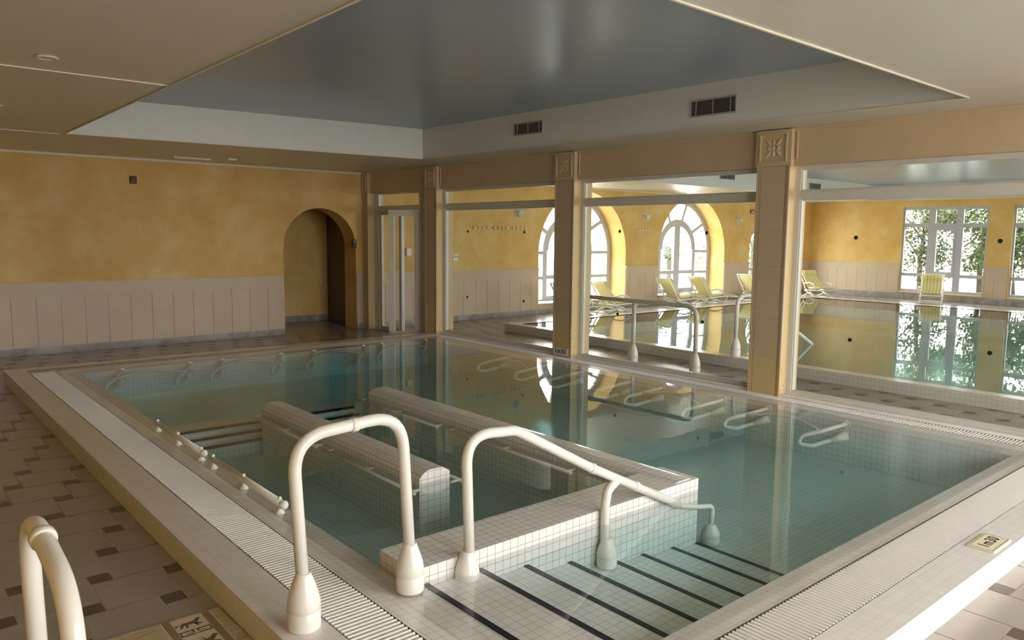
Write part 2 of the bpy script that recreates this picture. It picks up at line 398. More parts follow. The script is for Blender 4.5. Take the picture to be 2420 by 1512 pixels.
# dado, cap, baseboards
def dado(segs, name, axis='x', wallc=0.0, sgn=-1):
    mb = MB(); T = .022
    def bx(a, b, t, z0, z1, m):
        lo, hi = sorted((wallc, wallc+sgn*t))
        if axis == 'x': mb.box(a, b, lo, hi, z0, z1, m)
        else: mb.box(lo, hi, a, b, z0, z1, m)
    for a, b, k in segs:
        bx(a, b, T*.55, .10, .84, 0)
        x = a+k; 
        prev = a
        while x < b+.3:
            e = min(x, b)
            if e-prev > .03: bx(prev+.003, e-.003, T, .10, .80, 0)
            prev = e; x += .303
            if prev >= b: break
        bx(a, b, T*.8, .803, .97, 0); bx(a, b, T*1.6, .965, .99, 0); bx(a, b, T*1.1, .99, 1.005, 0)
    return mb.build(name, [M_DADO])
def base(segs, name, axis='x', wallc=0.0, sgn=-1, h=.10):
    mb = MB()
    for a, b in segs:
        lo, hi = sorted((wallc, wallc+sgn*.028))
        if axis == 'x': mb.box(a, b, lo, hi, 0, h)
        else: mb.box(lo, hi, a, b, 0, h)
    return mb.build(name, [M_GREYST])
tag(dado([(-8.6,-1.515,.13),(-.125,-.01,.2)], 'trim_1'), kind='structure')
tag(dado([(.36,4.32,.1),(7.18,8.41,.15),(11.27,12.49,.15),(15.35,15.87,.2)], 'trim_2'), kind='structure')
tag(base([(-8.6,-1.515),(-.135,0)], 'baseboard_back'), kind='structure')
mb = MB()
for cx in (5.75, 9.84, 13.92): mb.box(cx-1.42, cx+1.42, -.018, 0, .10, .198)
tag(mb.build('trim_7', M_DADO), kind='structure')
tag(base([(.36,4.32),(4.32,7.18),(7.18,8.41),(8.41,11.27),(11.27,12.49),(12.49,15.35),(15.35,15.87)], 'baseboard_far'), kind='structure')
tag(dado([(-2.75,-.02,.3),(-5.52,-5.0,.3),(-8.30,-7.78,.3),(-13.9,-10.6,.3)], 'trim_3', 'y', 15.9), kind='structure')
tag(base([(-13.9,-.02)], 'baseboard_right', 'y', 15.9, h=.16), kind='structure')
# cornices
mb = MB(); mb.prism([(0,2.80),(-.035,2.80),(-.03,2.775),(0,2.765)], 0, 0, 'x') if False else None
mb.box(-8.6, -.02, -.03, 0, 2.772, 2.80); mb.box(.4, 15.87, -.03, 0, 2.775, 2.80)
tag(mb.build('trim_4', M_TRIM), kind='structure')

# other walls
mb = MB()
xs = 15.9; zt, zb = 2.62, .22
ys = [-14.0]
segs = []; y = 0.0
for a, b in [(r[1], r[0]) for r in RW]:
    mb.box(xs, xs+.14, a, y, 0, H); mb.box(xs, xs+.14, b, a, zt, H); mb.box(xs, xs+.14, b, a, 0, zb); y = b
mb.box(xs, xs+.14, -14.0, y, 0, H)
tag(mb.build('wall_right', M_STUCCO), kind='structure')
mb = MB(); mb.box(-8.7, -8.6, -15, 0, 0, H); tag(mb.build('wall_left', M_STUCCO), kind='structure')
mb = MB()
def wall_y(y0, y1, x0, x1, opens, z0, z1):
    x = x0
    for a, b in opens:
        mb.box(x, a, y0, y1, 0, H); mb.box(a, b, y0, y1, z1, H); mb.box(a, b, y0, y1, 0, z0); x = b
    mb.box(x, x1, y0, y1, 0, H)
wall_y(-15.15, -15.0, -8.7, .36, NW, .2, 2.7); wall_y(-14.15, -14.0, .36, 16, [(1.9,4.5),(6.9,9.5)], .2, 2.7)
tag(mb.build('wall_front', M_STUCCO), kind='structure')
# outdoors
mb = MB(); mb.face([(-40,.66,-.12),(60,.66,-.12),(60,40,-.12),(-40,40,-.12)]); mb.face([(16.1,-50,-.12),(60,-50,-.12),(60,.66,-.12),(16.1,.66,-.12)])
mb.face([(-40,-50,-.12),(16.1,-50,-.12),(16.1,-15.2,-.12),(-40,-15.2,-.12)])
tag(mb.build('ground', M_OUT, fix=False), kind='structure')

# ------------------------------------------------------------ ceiling with two raised recesses
def coffer(mb, outer, hole, z, zu):
    ox0, ox1, oy0, oy1 = outer; O = [(ox0,oy1),(ox1,oy1),(ox1,oy0),(ox0,oy0)]
    for i in range(4):
        j = (i+1) % 4
        mb.face([(*O[i],z),(*O[j],z),(*hole[j],z),(*hole[i],z)], 0)
        mb.face([(*hole[i],z),(*hole[j],z),(*hole[j],zu),(*hole[i],zu)], 1)
        # thin bead along the edge of the recess
    mb.face([(*h,zu) for h in hole], 2)
HA = [(-5.17,-2.62),(-.74,-3.06),(-.56,-10.12),(-5.2,-10.16)]; ZA = 3.215
HB = [(3.2,-2.42),(15.07,-2.36),(15.07,-11.6),(3.2,-11.6)]; ZB = 3.20
mb = MB(); coffer(mb, (-8.6,.36,-15,0), HA, H, ZA); coffer(mb, (.36,15.9,-14,0), HB, H, ZB)
mb.face([(-8.7,-15.2,3.5),(16.1,-15.2,3.5),(16.1,.66,3.5),(-8.7,.66,3.5)], 1); mb.face([(-8.7,.66,3.5),(3.0,.66,3.5),(3.0,1.75,3.5),(-8.7,1.75,3.5)], 1)
for a, b in (((-8.7,1.75),(3.0,1.75)),((3.0,1.75),(3.0,.62)),((-8.7,1.75),(-8.7,0))): mb.face([(*a,-1),(*b,-1),(*b,3.5),(*a,3.5)], 1)  # unseen closing faces, added to keep sky light out of the corridor
for a, b in (((-8.7,-15.2),(16.1,-15.2)),((16.1,-15.2),(16.1,.66)),((16.1,.66),(3.0,.66)),((-8.7,0),(-8.7,-15.2))): mb.face([(*a,2.79),(*b,2.79),(*b,3.5),(*a,3.5)], 1)  # unseen faces round the roof void, also added against light leaks
tag(mb.build('ceiling', [M_CEIL, M_COVE, M_BLUE], fix=False), kind='structure')
mb = MB()
for Hh in (HA, HB):
    for i in range(4):
        a, b = Vector((*Hh[i],0)), Vector((*Hh[(i+1)%4],0)); d = (b-a).normalized(); n = Vector((d.y,-d.x,0))
        for z0, z1, t0, t1 in ((2.792,2.80,-.014,.002),):
            P = [a-n*t0, b-n*t0, b-n*t1, a-n*t1]
            q = len(mb.v); mb.v += [(p.x,p.y,z0) for p in P]+[(p.x,p.y,z1) for p in P]
            for f in ((0,1,2,3),(4,7,6,5),(0,4,5,1),(1,5,6,2),(2,6,7,3),(3,7,4,0)): mb.f.append(tuple(q+k for k in f)); mb.m.append(0); mb.sm.append(False)
mb.box(-8.6, -5.19, -6.385, -6.375, 2.793, 2.80); mb.box(-8.6, -5.2, -2.52, -2.51, 2.795, 2.80)
tag(mb.build('trim_5', M_TRIM), kind='structure')

# ------------------------------------------------------------ partition wall: beam, columns, glazing
mb = MB()
mb.box(.05, .34, -14, 0, 2.44, H); mb.box(.03, .06, -14, 0, 2.765, H-.001)
COLS = [(-.20, -.005), (-2.34, -2.02), (-5.39, -5.04), (-8.36, -8.00), (-11.25, -10.9)]
for i in range(4):
    a, b = COLS[i+1][1], COLS[i][0]
    for yy in (a+.035, b-.05): mb.box(.035, .055, yy, yy+.014, 2.50, 2.765)
tag(mb.build('wall_partition', M_BEAM), kind='structure')
def flower(mb, x, cy, cz, R):
    for k in range(8):
        a = 2*PI*k/8+PI/4*0; L_ = R if k % 2 else R*.66; wd = .22*R
        d = (cos(a), sin(a)); n = (-d[1], d[0]); pr = [(.12,.0,.3),(.4,wd,.0),(.75,wd*.8,0),(1,0,0)]
        c0 = (x, cy+d[0]*L_*.1, cz+d[1]*L_*.1); tip = (x, cy+d[0]*L_, cz+d[1]*L_)
        mid = (x-.016, cy+d[0]*L_*.55, cz+d[1]*L_*.55)
        for s in (-1, 1):
            e = (x, cy+d[0]*L_*.5+n[0]*wd*s, cz+d[1]*L_*.5+n[1]*wd*s)
            mb.face([c0, mid, e]); mb.face([mid, tip, e])
    mb.sphere((x-.004, cy, cz), R*.13, sc=(.6,1,1), seg=10, rings=6)
labels = ['half-width plaster column in the corner between arched wall and glass partition',
          'second plaster column from the corner, between the white door and the first large pane',
          'plaster column with the 1m30 depth plate at its foot',
          'nearest wide plaster column, yellow stained foot and crisp carved flower block']
M_COLF = None
def column_mat():
    m, nt, b = newmat('stained_column_plaster'); g = N(nt, 'ShaderNodeNewGeometry'); sp = N(nt, 'ShaderNodeSeparateXYZ'); L(nt, g.outputs['Position'], sp.inputs[0])
    nz = N(nt, 'ShaderNodeTexNoise'); nz.inputs['Scale'].default_value = 5; nz.inputs['Detail'].default_value = 6; L(nt, g.outputs['Position'], nz.inputs['Vector'])
    t = math_n(nt, 'ADD', sp.outputs[2], math_n(nt, 'MULTIPLY', math_n(nt, 'SUBTRACT', nz.outputs['Fac'], .5), .35))
    r = N(nt, 'ShaderNodeValToRGB'); L(nt, t, r.inputs[0]); e = r.color_ramp.elements
    e[0].position = .38; e[0].color = (.64,.47,.22,1); e[1].position = .72; e[1].color = (.56,.42,.275,1)
    # pale joints between the cladding slabs
    j = None
    for zz in (.50, .98, 1.42, 1.86):
        q = math_n(nt, 'LESS_THAN', math_n(nt, 'ABSOLUTE', math_n(nt, 'SUBTRACT', sp.outputs[2], zz)), .0022); j = q if j is None else math_n(nt, 'MAXIMUM', j, q)
    mx = N(nt, 'ShaderNodeMix', data_type='RGBA'); L(nt, j, mx.inputs[0]); L(nt, r.outputs[0], mx.inputs[6]); mx.inputs[7].default_value = (.66,.55,.42,1)
    # chipped patches low down
    n2 = N(nt, 'ShaderNodeTexNoise'); n2.inputs['Scale'].default_value = 38; n2.inputs['Detail'].default_value = 3; L(nt, g.outputs['Position'], n2.inputs['Vector'])
    ch = math_n(nt, 'MULTIPLY', math_n(nt, 'GREATER_THAN', n2.outputs['Fac'], .69), math_n(nt, 'LESS_THAN', sp.outputs[2], .36))
    m3 = N(nt, 'ShaderNodeMix', data_type='RGBA'); L(nt, ch, m3.inputs[0]); L(nt, mx.outputs[2], m3.inputs[6]); m3.inputs[7].default_value = (.36,.24,.12,1)
    L(nt, m3.outputs[2], b.inputs['Base Color']); b.inputs['Roughness'].default_value = .42; return m
M_COLF = column_mat()
def side_mat():
    m, nt, b = newmat('cream_side_paint'); g = N(nt, 'ShaderNodeNewGeometry'); sp = N(nt, 'ShaderNodeSeparateXYZ'); L(nt, g.outputs['Position'], sp.inputs[0])
    n2 = N(nt, 'ShaderNodeTexNoise'); n2.inputs['Scale'].default_value = 24; n2.inputs['Detail'].default_value = 5; L(nt, g.outputs['Position'], n2.inputs['Vector'])
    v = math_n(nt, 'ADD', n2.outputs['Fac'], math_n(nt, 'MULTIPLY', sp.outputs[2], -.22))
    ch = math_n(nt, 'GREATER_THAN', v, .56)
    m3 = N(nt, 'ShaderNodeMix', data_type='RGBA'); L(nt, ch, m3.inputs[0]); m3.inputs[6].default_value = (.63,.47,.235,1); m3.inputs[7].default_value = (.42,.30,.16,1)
    L(nt, m3.outputs[2], b.inputs['Base Color']); b.inputs['Roughness'].default_value = .5; return m
M_SIDE = side_mat()
for i, (ya, yb) in enumerate(COLS):
    z0 = 0.0 if i == 0 else .14
    t = thing('column', (.16,(ya+yb)/2,z0), labels[i] if i < 4 else 'plaster column beyond the right edge of the view', 'column')
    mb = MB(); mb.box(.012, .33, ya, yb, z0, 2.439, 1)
    # front slab and moulded corners
    mb.box(.004, .013, ya+.045, yb-.045, z0, 2.438, 0); mb.box(-.004, .013, ya, ya+.018, z0, 2.438, 0); mb.box(-.004, .013, yb-.018, yb, z0, 2.438, 0)
    mb.box(.002, .013, ya+.025, ya+.037, z0, 2.438, 0); mb.box(.002, .013, yb-.037, yb-.025, z0, 2.438, 0)
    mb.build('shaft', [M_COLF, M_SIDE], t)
    mb = MB(); e = .012; mb.box(-.014, .049, ya-e, yb+e, 2.44, 2.79)
    w_ = yb-ya
    for (a, b, c_, d_) in ((ya+.03,yb-.03,2.475,2.489),(ya+.03,yb-.03,2.745,2.759)): mb.box(-.028, -.013, a, b, c_, d_)
    for a in (ya+.03, yb-.044): mb.box(-.028, -.013, a, a+.014, 2.4895, 2.7445)
    cb = mb.build('capital_block', M_BEAM, t)
    mb = MB(); flower(mb, -.014, (ya+yb)/2, 2.617, min(.125, w_*.40)*1.12); mb.build('carved_flower', M_BEAM, cb)

GX = .165
def dots_build(root, pts):
    for (y, z) in pts:
        mb = MB(); mb.lathe([(.019,0),(.019,.004)], (GX-.010, y, z), 16, axis=(-1,0,0)); mb.build('sticker_dot', M_BLACK, root)
def big_window(idx, ya, yb, dots):
    t = thing('window_%d' % idx, (GX,(ya+yb)/2,.14), kind='structure')
    mb = MB(); f0, f1 = GX-.035, GX+.035
    mb.box(f0, f1, ya, ya+.05, .14, 2.439); mb.box(f0, f1, yb-.05, yb, .14, 2.439)
    mb.box(f0, f1, ya+.05, yb-.05, 2.41, 2.439); mb.box(f0, f1, ya+.05, yb-.05, .14, .19)
    mb.box(f0-.004, f1, ya+.05, yb-.05, 2.115, 2.195)
    for z0, z1 in ((.19,2.115),(2.195,2.41)):   # glazing beads
        mb.box(f0+.012, f1-.012, ya+.05, ya+.064, z0, z1); mb.box(f0+.012, f1-.012, yb-.064, yb-.05, z0, z1)
        mb.box(f0+.012, f1-.012, ya+.064, yb-.064, z1-.014, z1); mb.box(f0+.012, f1-.012, ya+.064, yb-.064, z0, z0+.014)
    mb.build('window_frame', M_FRAME, t)
    mb = MB(); mb.box(GX-.004, GX+.004, ya+.06, yb-.06, .20, 2.105); mb.box(GX-.004, GX+.004, ya+.06, yb-.06, 2.205, 2.40); mb.build('pane', M_GLASS, t)
    dots_build(t, dots)
big_window(1, -5.04, -2.34, [(-2.957,1.775),(-4.27,1.77),(-2.95,.767),(-4.27,.80)])
big_window(2, -8.00, -5.39, [(-6.04,1.79),(-7.31,1.78),(-6.04,.771),(-7.30,.79)])
big_window(3, -10.9, -8.36, [(-8.98,1.745),(-10.18,1.73),(-8.98,.777),(-10.17,.80)])
big_window(4, -14.0, -11.25, [])
# white sill under the glass
mb = MB()
for a, b in ((-10.9,-8.36),(-8.00,-5.39),(-5.04,-2.34)): mb.box(.06, .128, a, b, .1402, .162)
tag(mb.build('trim_6', M_WHITE), kind='structure')
# doorway part of the partition
t = thing('door_1', (.1,-1.1,0), kind='structure')
mb = MB(); f0, f1 = GX-.035, GX+.035
mb.box(f0, f1, -.36, -.20, 0, 2.43); mb.box(f0, f1, -1.72, -1.645, 0, 2.43); mb.box(f0+.01, f1-.01, -2.02, -1.72, 0, 2.43)
mb.box(f0+.002, f1-.002, -1.645, -.36, 2.41, 2.43); mb.box(f0-.002, f1-.002, -1.645, -.36, 2.13, 2.21)
mb.box(f0+.004, f1-.004, -1.10, -1.02, 0, 2.13); mb.box(f0+.012, f1-.012, -.43, -.36, 0, 2.13); mb.box(f0+.008, f1-.008, -1.02, -.43, 0, .07); mb.box(f0+.008, f1-.008, -1.02, -.43, 2.05, 2.13)
mb.build('door_frame', M_FRAME, t)
mb = MB(); mb.box(GX-.004, GX+.004, -1.645, -.36, 2.21, 2.41); mb.box(GX-.004, GX+.004, -1.02, -.43, .07, 2.05); mb.build('pane', M_GLASS, t)
def leaf(t, p0, p1, z0, z1, name, handle=True):
    """a framed glass door leaf from hinge p0 to edge p1"""
    a, b = Vector((*p0,0)), Vector((*p1,0)); d = (b-a); Lw = d.length; d.normalize(); n = Vector((-d.y,d.x,0))
    R = Matrix((d, n, Vector((0,0,1)))).transposed()
    def bx(mb, u0, u1, v0, v1, za, zb):
        q = len(mb.v)
        for z in (za, zb):
            for u, v in ((u0,v0),(u1,v0),(u1,v1),(u0,v1)): mb.v.append(tuple(a+R@Vector((u,v,z))))
        for f in ((0,3,2,1),(4,5,6,7),(0,1,5,4),(1,2,6,5),(2,3,7,6),(3,0,4,7)): mb.f.append(tuple(q+k for k in f)); mb.m.append(0); mb.sm.append(False)
    st = .10; mb = MB()
    bx(mb, 0, st*.8, -.022, .022, z0, z1); bx(mb, Lw-st, Lw, -.022, .022, z0, z1); bx(mb, st*.8, Lw-st, -.022, .022, z1-.10, z1); bx(mb, st*.8, Lw-st, -.022, .022, z0, z0+.07)
    lf = mb.build('door_leaf', M_WHITE, t)
    mb = MB(); bx(mb, st*.8, Lw-st, -.004, .004, z0+.07, z1-.10); mb.build('pane', M_GLASS, lf)
    if handle:
        mb = MB(); bx(mb, Lw-.07, Lw-.035, -.034, .034, .98, 1.16); bx(mb, Lw-.16, Lw-.045, -.06, -.045, 1.10, 1.122); bx(mb, Lw-.056, Lw-.042, -.06, -.02, 1.10, 1.12); mb.build('door_handle', M_WHITE, lf)
leaf(t, (.135,-1.645), (-.166,-1.19), .02, 2.12, 'a')

# ------------------------------------------------------------ arched windows (three) and rectangular windows (three)
def arched_window(idx, cx):
    t = thing('window_%d' % idx, (cx,.52,.2), kind='structure'); y0, y1 = .49, .545; r = 1.425; zs = 1.30; zb = .20
    def ring(mb, c, ro, ri, zsp, n=28, yy=(y0, y1)):
        for k in range(n):
            a, b = PI*k/n, PI*(k+1)/n
            q = [(c-ri*cos(a), zsp+ri*sin(a)), (c-ro*cos(a), zsp+ro*sin(a)), (c-ro*cos(b), zsp+ro*sin(b)), (c-ri*cos(b), zsp+ri*sin(b))]
            mb.prism(q, yy[0], yy[1], 'y')
    mb = MB(); ring(mb, cx, r, r-.13, zs); mb.box(cx-r, cx-r+.13, y0, y1, zb, zs); mb.box(cx+r-.13, cx+r, y0, y1, zb, zs); mb.box(cx-r, cx+r, y0-.002, y1+.002, zb, zb+.06)
    ri = .80; zi = 1.37
    ring(mb, cx-.06, ri, ri-.17, zi, yy=(y0-.015, y1+.01)); mb.box(cx-.06-ri, cx-.06-ri+.13, y0-.015, y1+.01, zb+.06, zi); mb.box(cx-.06+ri-.13, cx-.06+ri, y0-.015, y1+.01, zb+.06, zi)
    mb.box(cx-.18, cx+.06, y0-.012, y1+.007, zb+.06, zi+ri-.05)
    for z in (.75, 1.32):
        mb.box(cx-r+.08, cx-.06-ri+.02, y0+.003, y1-.003, z-.035, z+.035); mb.box(cx-.06+ri-.02, cx+r-.08, y0+.003, y1-.003, z-.035, z+.035)
    mb.box(cx-.06-ri+.1, cx-.06+ri-.1, y0-.009, y1+.002, .72, .81); mb.box(cx-.06-ri+.1, cx-.06+ri-.1, y0-.009, y1+.002, .26, .33)
    for a in (35, 75, 113, 148):
        an = math.radians(a); d = Vector((cos(an),sin(an))); n = Vector((-d.y,d.x))*.045
        p0 = Vector((cx-.06, zi))+d*(ri-.03); p1 = Vector((cx, zs))+d*(r-.05)
        mb.prism([tuple(p0-n), tuple(p1-n), tuple(p1+n), tuple(p0+n)], y0+.005, y1-.005, 'y')
    mb.build('window_frame', M_WFRAME, t)
    mb = MB(); pts = [(cx+(r-.04)*cos(PI*k/24), zs+(r-.04)*sin(PI*k/24)) for k in range(25)]+[(cx-r+.04, zb+.03),(cx+r-.04, zb+.03)]
    mb.prism(pts, .514, .520, 'y'); mb.build('pane', M_GLASS, t)
    mb = MB(); mb.box(cx-r+.005, cx+r-.005, -.03, .485, .201, .225); mb.build('window_sill', M_WFRAME, t)
for i, cx in enumerate((5.75, 9.84, 13.92)): arched_window(5+i, cx)
def rect_window(idx, ya, yb):
    t = thing('window_%d' % idx, (15.97,(ya+yb)/2,.22), kind='structure'); x0, x1 = 15.94, 16.0; zb, zt = .22, 2.62
    mb = MB(); w_ = yb-ya
    mb.box(x0, x1, ya, ya+.05, zb, zt); mb.box(x0, x1, yb-.05, yb, zb, zt); mb.box(x0, x1, ya+.05, yb-.05, zt-.09, zt); mb.box(x0, x1, ya+.05, yb-.05, zb, zb+.07)
    for f in (.355, .68): mb.box(x0-.004, x1, ya+w_*(1-f)-.09, ya+w_*(1-f)+.09, zb+.07, zt-.09)
    ed = [ya+.05, ya+w_*.32-.09, ya+w_*.32+.09, ya+w_*.645-.09, ya+w_*.645+.09, yb-.05]
    for k in (0, 2, 4):
        for z0, z1 in ((2.04,2.15),(.66,.75)): mb.box(x0, x1, ed[k], ed[k+1], z0, z1)
        if k == 2:   # the opening sash in the middle
            for a in (ed[k], ed[k+1]-.05): mb.box(x0-.015, x1, a, a+.05, .75, 2.04)
            mb.box(x0-.015, x1, ed[k]+.05, ed[k+1]-.05, 1.96, 2.04); mb.box(x0-.015, x1, ed[k]+.05, ed[k+1]-.05, .75, .81)
    mb.build('window_frame', M_WFRAME, t)
    mb = MB(); mb.box(15.967, 15.973, ya+.03, yb-.03, zb+.03, zt-.03); mb.build('pane', M_GLASS, t)
    mb = MB(); mb.box(15.85, 15.94, ya, yb, zb-.03, zb-.001); mb.build('window_sill', M_TRIM, t)
for i, (a, b) in enumerate(RW): rect_window(8+i, a, b)
for i, (a, b) in enumerate(NW):
    t = thing('window_%d' % (11+i), ((a+b)/2,-15.07,.2), kind='structure'); mb = MB()
    mb.box(a, a+.06, -15.1, -15.04, .2, 2.7); mb.box(b-.06, b, -15.1, -15.04, .2, 2.7); mb.box((a+b)/2-.05, (a+b)/2+.05, -15.1, -15.04, .2, 2.7)
    mb.box(a+.06, b-.06, -15.1, -15.04, 2.62, 2.7); mb.box(a+.06, b-.06, -15.1, -15.04, .2, .28); mb.build('window_frame', M_WFRAME, t)
for i, (a, b) in enumerate([(1.9,4.5),(6.9,9.5)]):
    t = thing('window_%d' % (13+i), ((a+b)/2,-14.07,.2), kind='structure'); mb = MB()
    mb.box(a, a+.06, -14.1, -14.04, .2, 2.7); mb.box(b-.06, b, -14.1, -14.04, .2, 2.7); mb.box((a+b)/2-.05, (a+b)/2+.05, -14.1, -14.04, .2, 2.7); mb.build('window_frame', M_WFRAME, t)

# ------------------------------------------------------------ the near pool
ZC, ZW, ZF = .14, .128, -.26
O_ = (-5.81,.30,-11.16,-2.07); G1 = (-5.61,.03,-10.97,-2.27); G2 = (-5.37,-.16,-10.72,-2.48); W_ = (-5.14,-.41,-10.555,-2.68)
pool = thing('swimming_pool', (-2.7,-6.6,0), 'white mosaic tiled pool in the foreground with raised rim and clear green water', 'pool')
def ring_quads(mb, A, B, za, zb, m=0):
    a = [(A[0],A[3]),(A[1],A[3]),(A[1],A[2]),(A[0],A[2])]; b = [(B[0],B[3]),(B[1],B[3]),(B[1],B[2]),(B[0],B[2])]
    for i in range(4):
        j = (i+1) % 4; mb.face([(*a[i],za),(*a[j],za),(*b[j],zb),(*b[i],zb)], m)
mb = MB()
for x0, x1, y0, y1 in ((O_[0],G1[0],O_[2],O_[3]),(G1[1],.36,O_[2],O_[3]),(G1[0],G1[1],O_[2],G1[2]),(G1[0],G1[1],G1[3],O_[3])): mb.box(x0, x1, y0, y1, -.05, ZC)
mb.build('outer_rim', M_RIM, pool)
mb = MB(); ring_quads(mb, G1, G2, .085, .085, 0); ring_quads(mb, G1, G1, .085, ZC, 0); ring_quads(mb, G2, G2, .085, ZC, 0); mb.build('gutter', M_DARK, pool, fix=False)
mb = MB(); ring_quads(mb, G2, W_, ZC-.001, ZW-.013); mb.build('inner_rim', M_TILE, pool, fix=False)
mb = MB(); ring_quads(mb, W_, W_, ZW-.013, ZF); mb.face([(W_[0],W_[2],ZF),(W_[1],W_[2],ZF),(W_[1],W_[3],ZF),(W_[0],W_[3],ZF)])
mb.build('basin', M_TILEW, pool, fix=False)
# steps down into the pool, navy strip on every nosing
NX = [-5.06,-4.74,-4.43,-4.11,-3.77,-3.49,-3.20,-2.95]; NZ = [ZW-.012,.10,.03,-.04,-.12,-.165,-.20,-.235]
px = W_[0]; YN, YD = W_[2], -9.54
for k in range(8):
    mb = MB(); mb.box(px, NX[k], YN+.001, YD, ZF+.001, NZ[k], 0); st = mb.build('step', M_TILEW, pool); px = NX[k]
    mb = MB(); mb.box(NX[k]-.030, NX[k]+.003, YN+.002, YD-.001, NZ[k]-.022, NZ[k]+.003); mb.build('step_nosing', M_NOSE, st)['label'] = 'dark navy nosing strip on a step'
# inner steps at the far end of the walkway between the walls
for k, (z, y) in enumerate(((-.127,-5.73),(-.073,-5.62),(-.017,-5.52))):
    mb = MB(); mb.box(W_[0]+.001, -3.23, -5.25+.0, y, ZF+.001, z); st = mb.build('step', M_TILEW, pool)
    mb = MB(); mb.box(W_[0]+.002, -3.231, y-.003, y+.022, z-.02, z+.003); mb.build('step_nosing', M_NOSE, st)['label'] = 'dark nosing strip on an underwater step'
# dividing walls with rounded tops
def bull(x0, x1, zt, zl):
    return [(x0, ZF),(x0, zl-.012),(x0+.012, zl+.004),(x0+.055, zt-.004),(x0+.085, zt),(x1-.085, zt),(x1-.055, zt-.003),(x1-.012, zl+.012),(x1, zl),(x1, ZF)]
mb = MB(); mb.prism(bull(-3.225,-2.965,.207,.175), -9.52, -5.80, 'y'); mb.box(-5.135, -2.965, -9.54, -9.235, ZF, .20)
mb.build('dividing_wall', M_TILED, pool)
mb = MB(); mb.prism(bull(-4.315,-4.075,.212,.172), -8.35, -5.80, 'y'); mb.build('island_wall', M_TILED, pool)
# water body
wb = (G2[0]+.001, G2[1]-.001, G2[2]+.001, G2[3]-.001)
mb = MB(); mb.box(wb[0], wb[1], wb[2], wb[3], ZF-.05, ZW); tag(mb.build('pool_water', M_WATER), 'still clear green water filling the near tiled pool', 'water', kind='stuff')
# overflow grates
def grate(name, x0, x1, y0, y1, axis, label):
    t = thing(name, ((x0+x1)/2,(y0+y1)/2,.112), label, 'grate', 'overflow grates around the near pool')
    mb = MB(); p = .0275; w2 = .0080
    a, b = (x0, x1) if axis == 'x' else (y0, y1); n = int((b-a)/p)
    for k in range(n):
        c = a+p*(k+.5)
        prof = [(c-w2, .112),(c-w2, .1395),(c-w2*.4, .1425),(c+w2*.4, .1425),(c+w2, .1395),(c+w2, .112)]
        if axis == 'y': mb.prism(prof, x0+.006, x1-.006, 'x')
        else: mb.prism(prof, y0+.006, y1-.006, 'y')
    mb.build('slats', M_GRATE, t)
    for f in (.30, .70):
        mb = MB()
        if axis == 'y': c = x0+(x1-x0)*f; mb.box(c-.006, c+.006, y0, y1, .1155, .134)
        else: c = y0+(y1-y0)*f; mb.box(x0, x1, c-.006, c+.006, .1155, .134)
        mb.build('support_bar', M_GRATE, t)
grate('overflow_grate', G1[0], G2[0], -10.97, -2.50, 'y', 'white slatted overflow grate along the left side of the pool')
grate('overflow_grate', G2[1], G1[1], -10.72, -2.50, 'y', 'white slatted overflow grate at the foot of the glass partition')
grate('overflow_grate', G2[0]+.002, G1[1], -10.97, -10.725, 'x', 'white slatted overflow grate along the near edge beside the flat depth plate')
grate('overflow_grate', G1[0], G1[1], -2.48, -2.27, 'x', 'white slatted overflow grate along the far edge below the arched doorway wall')

# ------------------------------------------------------------ handrails
PR = .026
def foot_prof(h=.19, r=.064):
    a = .34*h; return [(r*.96,0),(r,.01),(r,a-.003),(r*.965,a),(r*1.0,a+.003),(r*.99,a+.14*h),(r*.90,a+.28*h),(r*.75,a+.42*h),(r*.60,a+.54*h),(PR*1.30,h-.012),(PR*1.16,h)]
def foot(parent, c, h=.19, r=.064, name='base_cover'):
    mb = MB(); mb.lathe(foot_prof(h, r), c, 28); return mb.build(name, M_PWHITE, parent)
def collar(parent, p, d, k=1.0):
    d = Vector(d).normalized(); p = Vector(p); mb = MB()
    mb.lathe([(PR*1.02*k,-.016),(PR*1.17*k,-.012),(PR*1.17*k,.012),(PR*1.02*k,.016)], p, 20, axis=d); mb.build('joint_collar', M_PWHITE, parent)
def pipe(parent, pts, r=PR, name='pipe', seg=18, n=9, rad=.14):
    mb = MB(); mb.tube(fillet(pts, rad, n), r, seg); return mb.build(name, M_PWHITE, parent)
y_ = -9.57
h1 = thing('handrail', (-5.70,y_,.14), 'white hoop handrail bridging the overflow grate at the front of the pool', 'handrail', None)
pipe(h1, [(-5.70,y_-.02,.28),(-5.725,y_,.93),(-5.215,y_,.958),(-5.175,y_,.28)], rad=.16); foot(h1, (-5.70,y_-.02,.139), .235, .068); foot(h1, (-5.175,y_,.131), .225, .064)
collar(h1, (-5.45,y_,.943), (1,0,.05))
h2 = thing('handrail', (-4.86,y_,.10), 'white sloping handrail descending into the water beside the pool steps', 'handrail', None)
pipe(h2, [(-4.835,y_,.16),(-4.86,y_,.80),(-4.55,y_,.775),(-4.0,y_,.475),(-3.2,y_,.085)], rad=.16); foot(h2, (-4.85,y_,.02), .21, .062)
collar(h2, (-3.99,y_,.470), (1,0,-.5)); collar(h2, (-3.62,y_,.292), (1,0,-.5))
pipe(h2, [(-3.78,y_,.362),(-3.86,y_,.32),(-3.875,y_,.24),(-3.875,y_,-.02)], rad=.07, name='support_post'); foot(h2, (-3.875,y_-.02,-.118), .17, .058)
pipe(h2, [(-3.23,y_,.085),(-2.98,y_,.02),(-2.84,y_,-.005),(-2.85,y_,-.16)], .016, rad=.05, name='support_post'); foot(h2, (-2.85,y_,-.255), .13, .06)
h3 = thing('handrail', (-6.655,-9.75,0), 'white hoop handrail with raised collar standing on brown floor tiles at left', 'handrail', None)
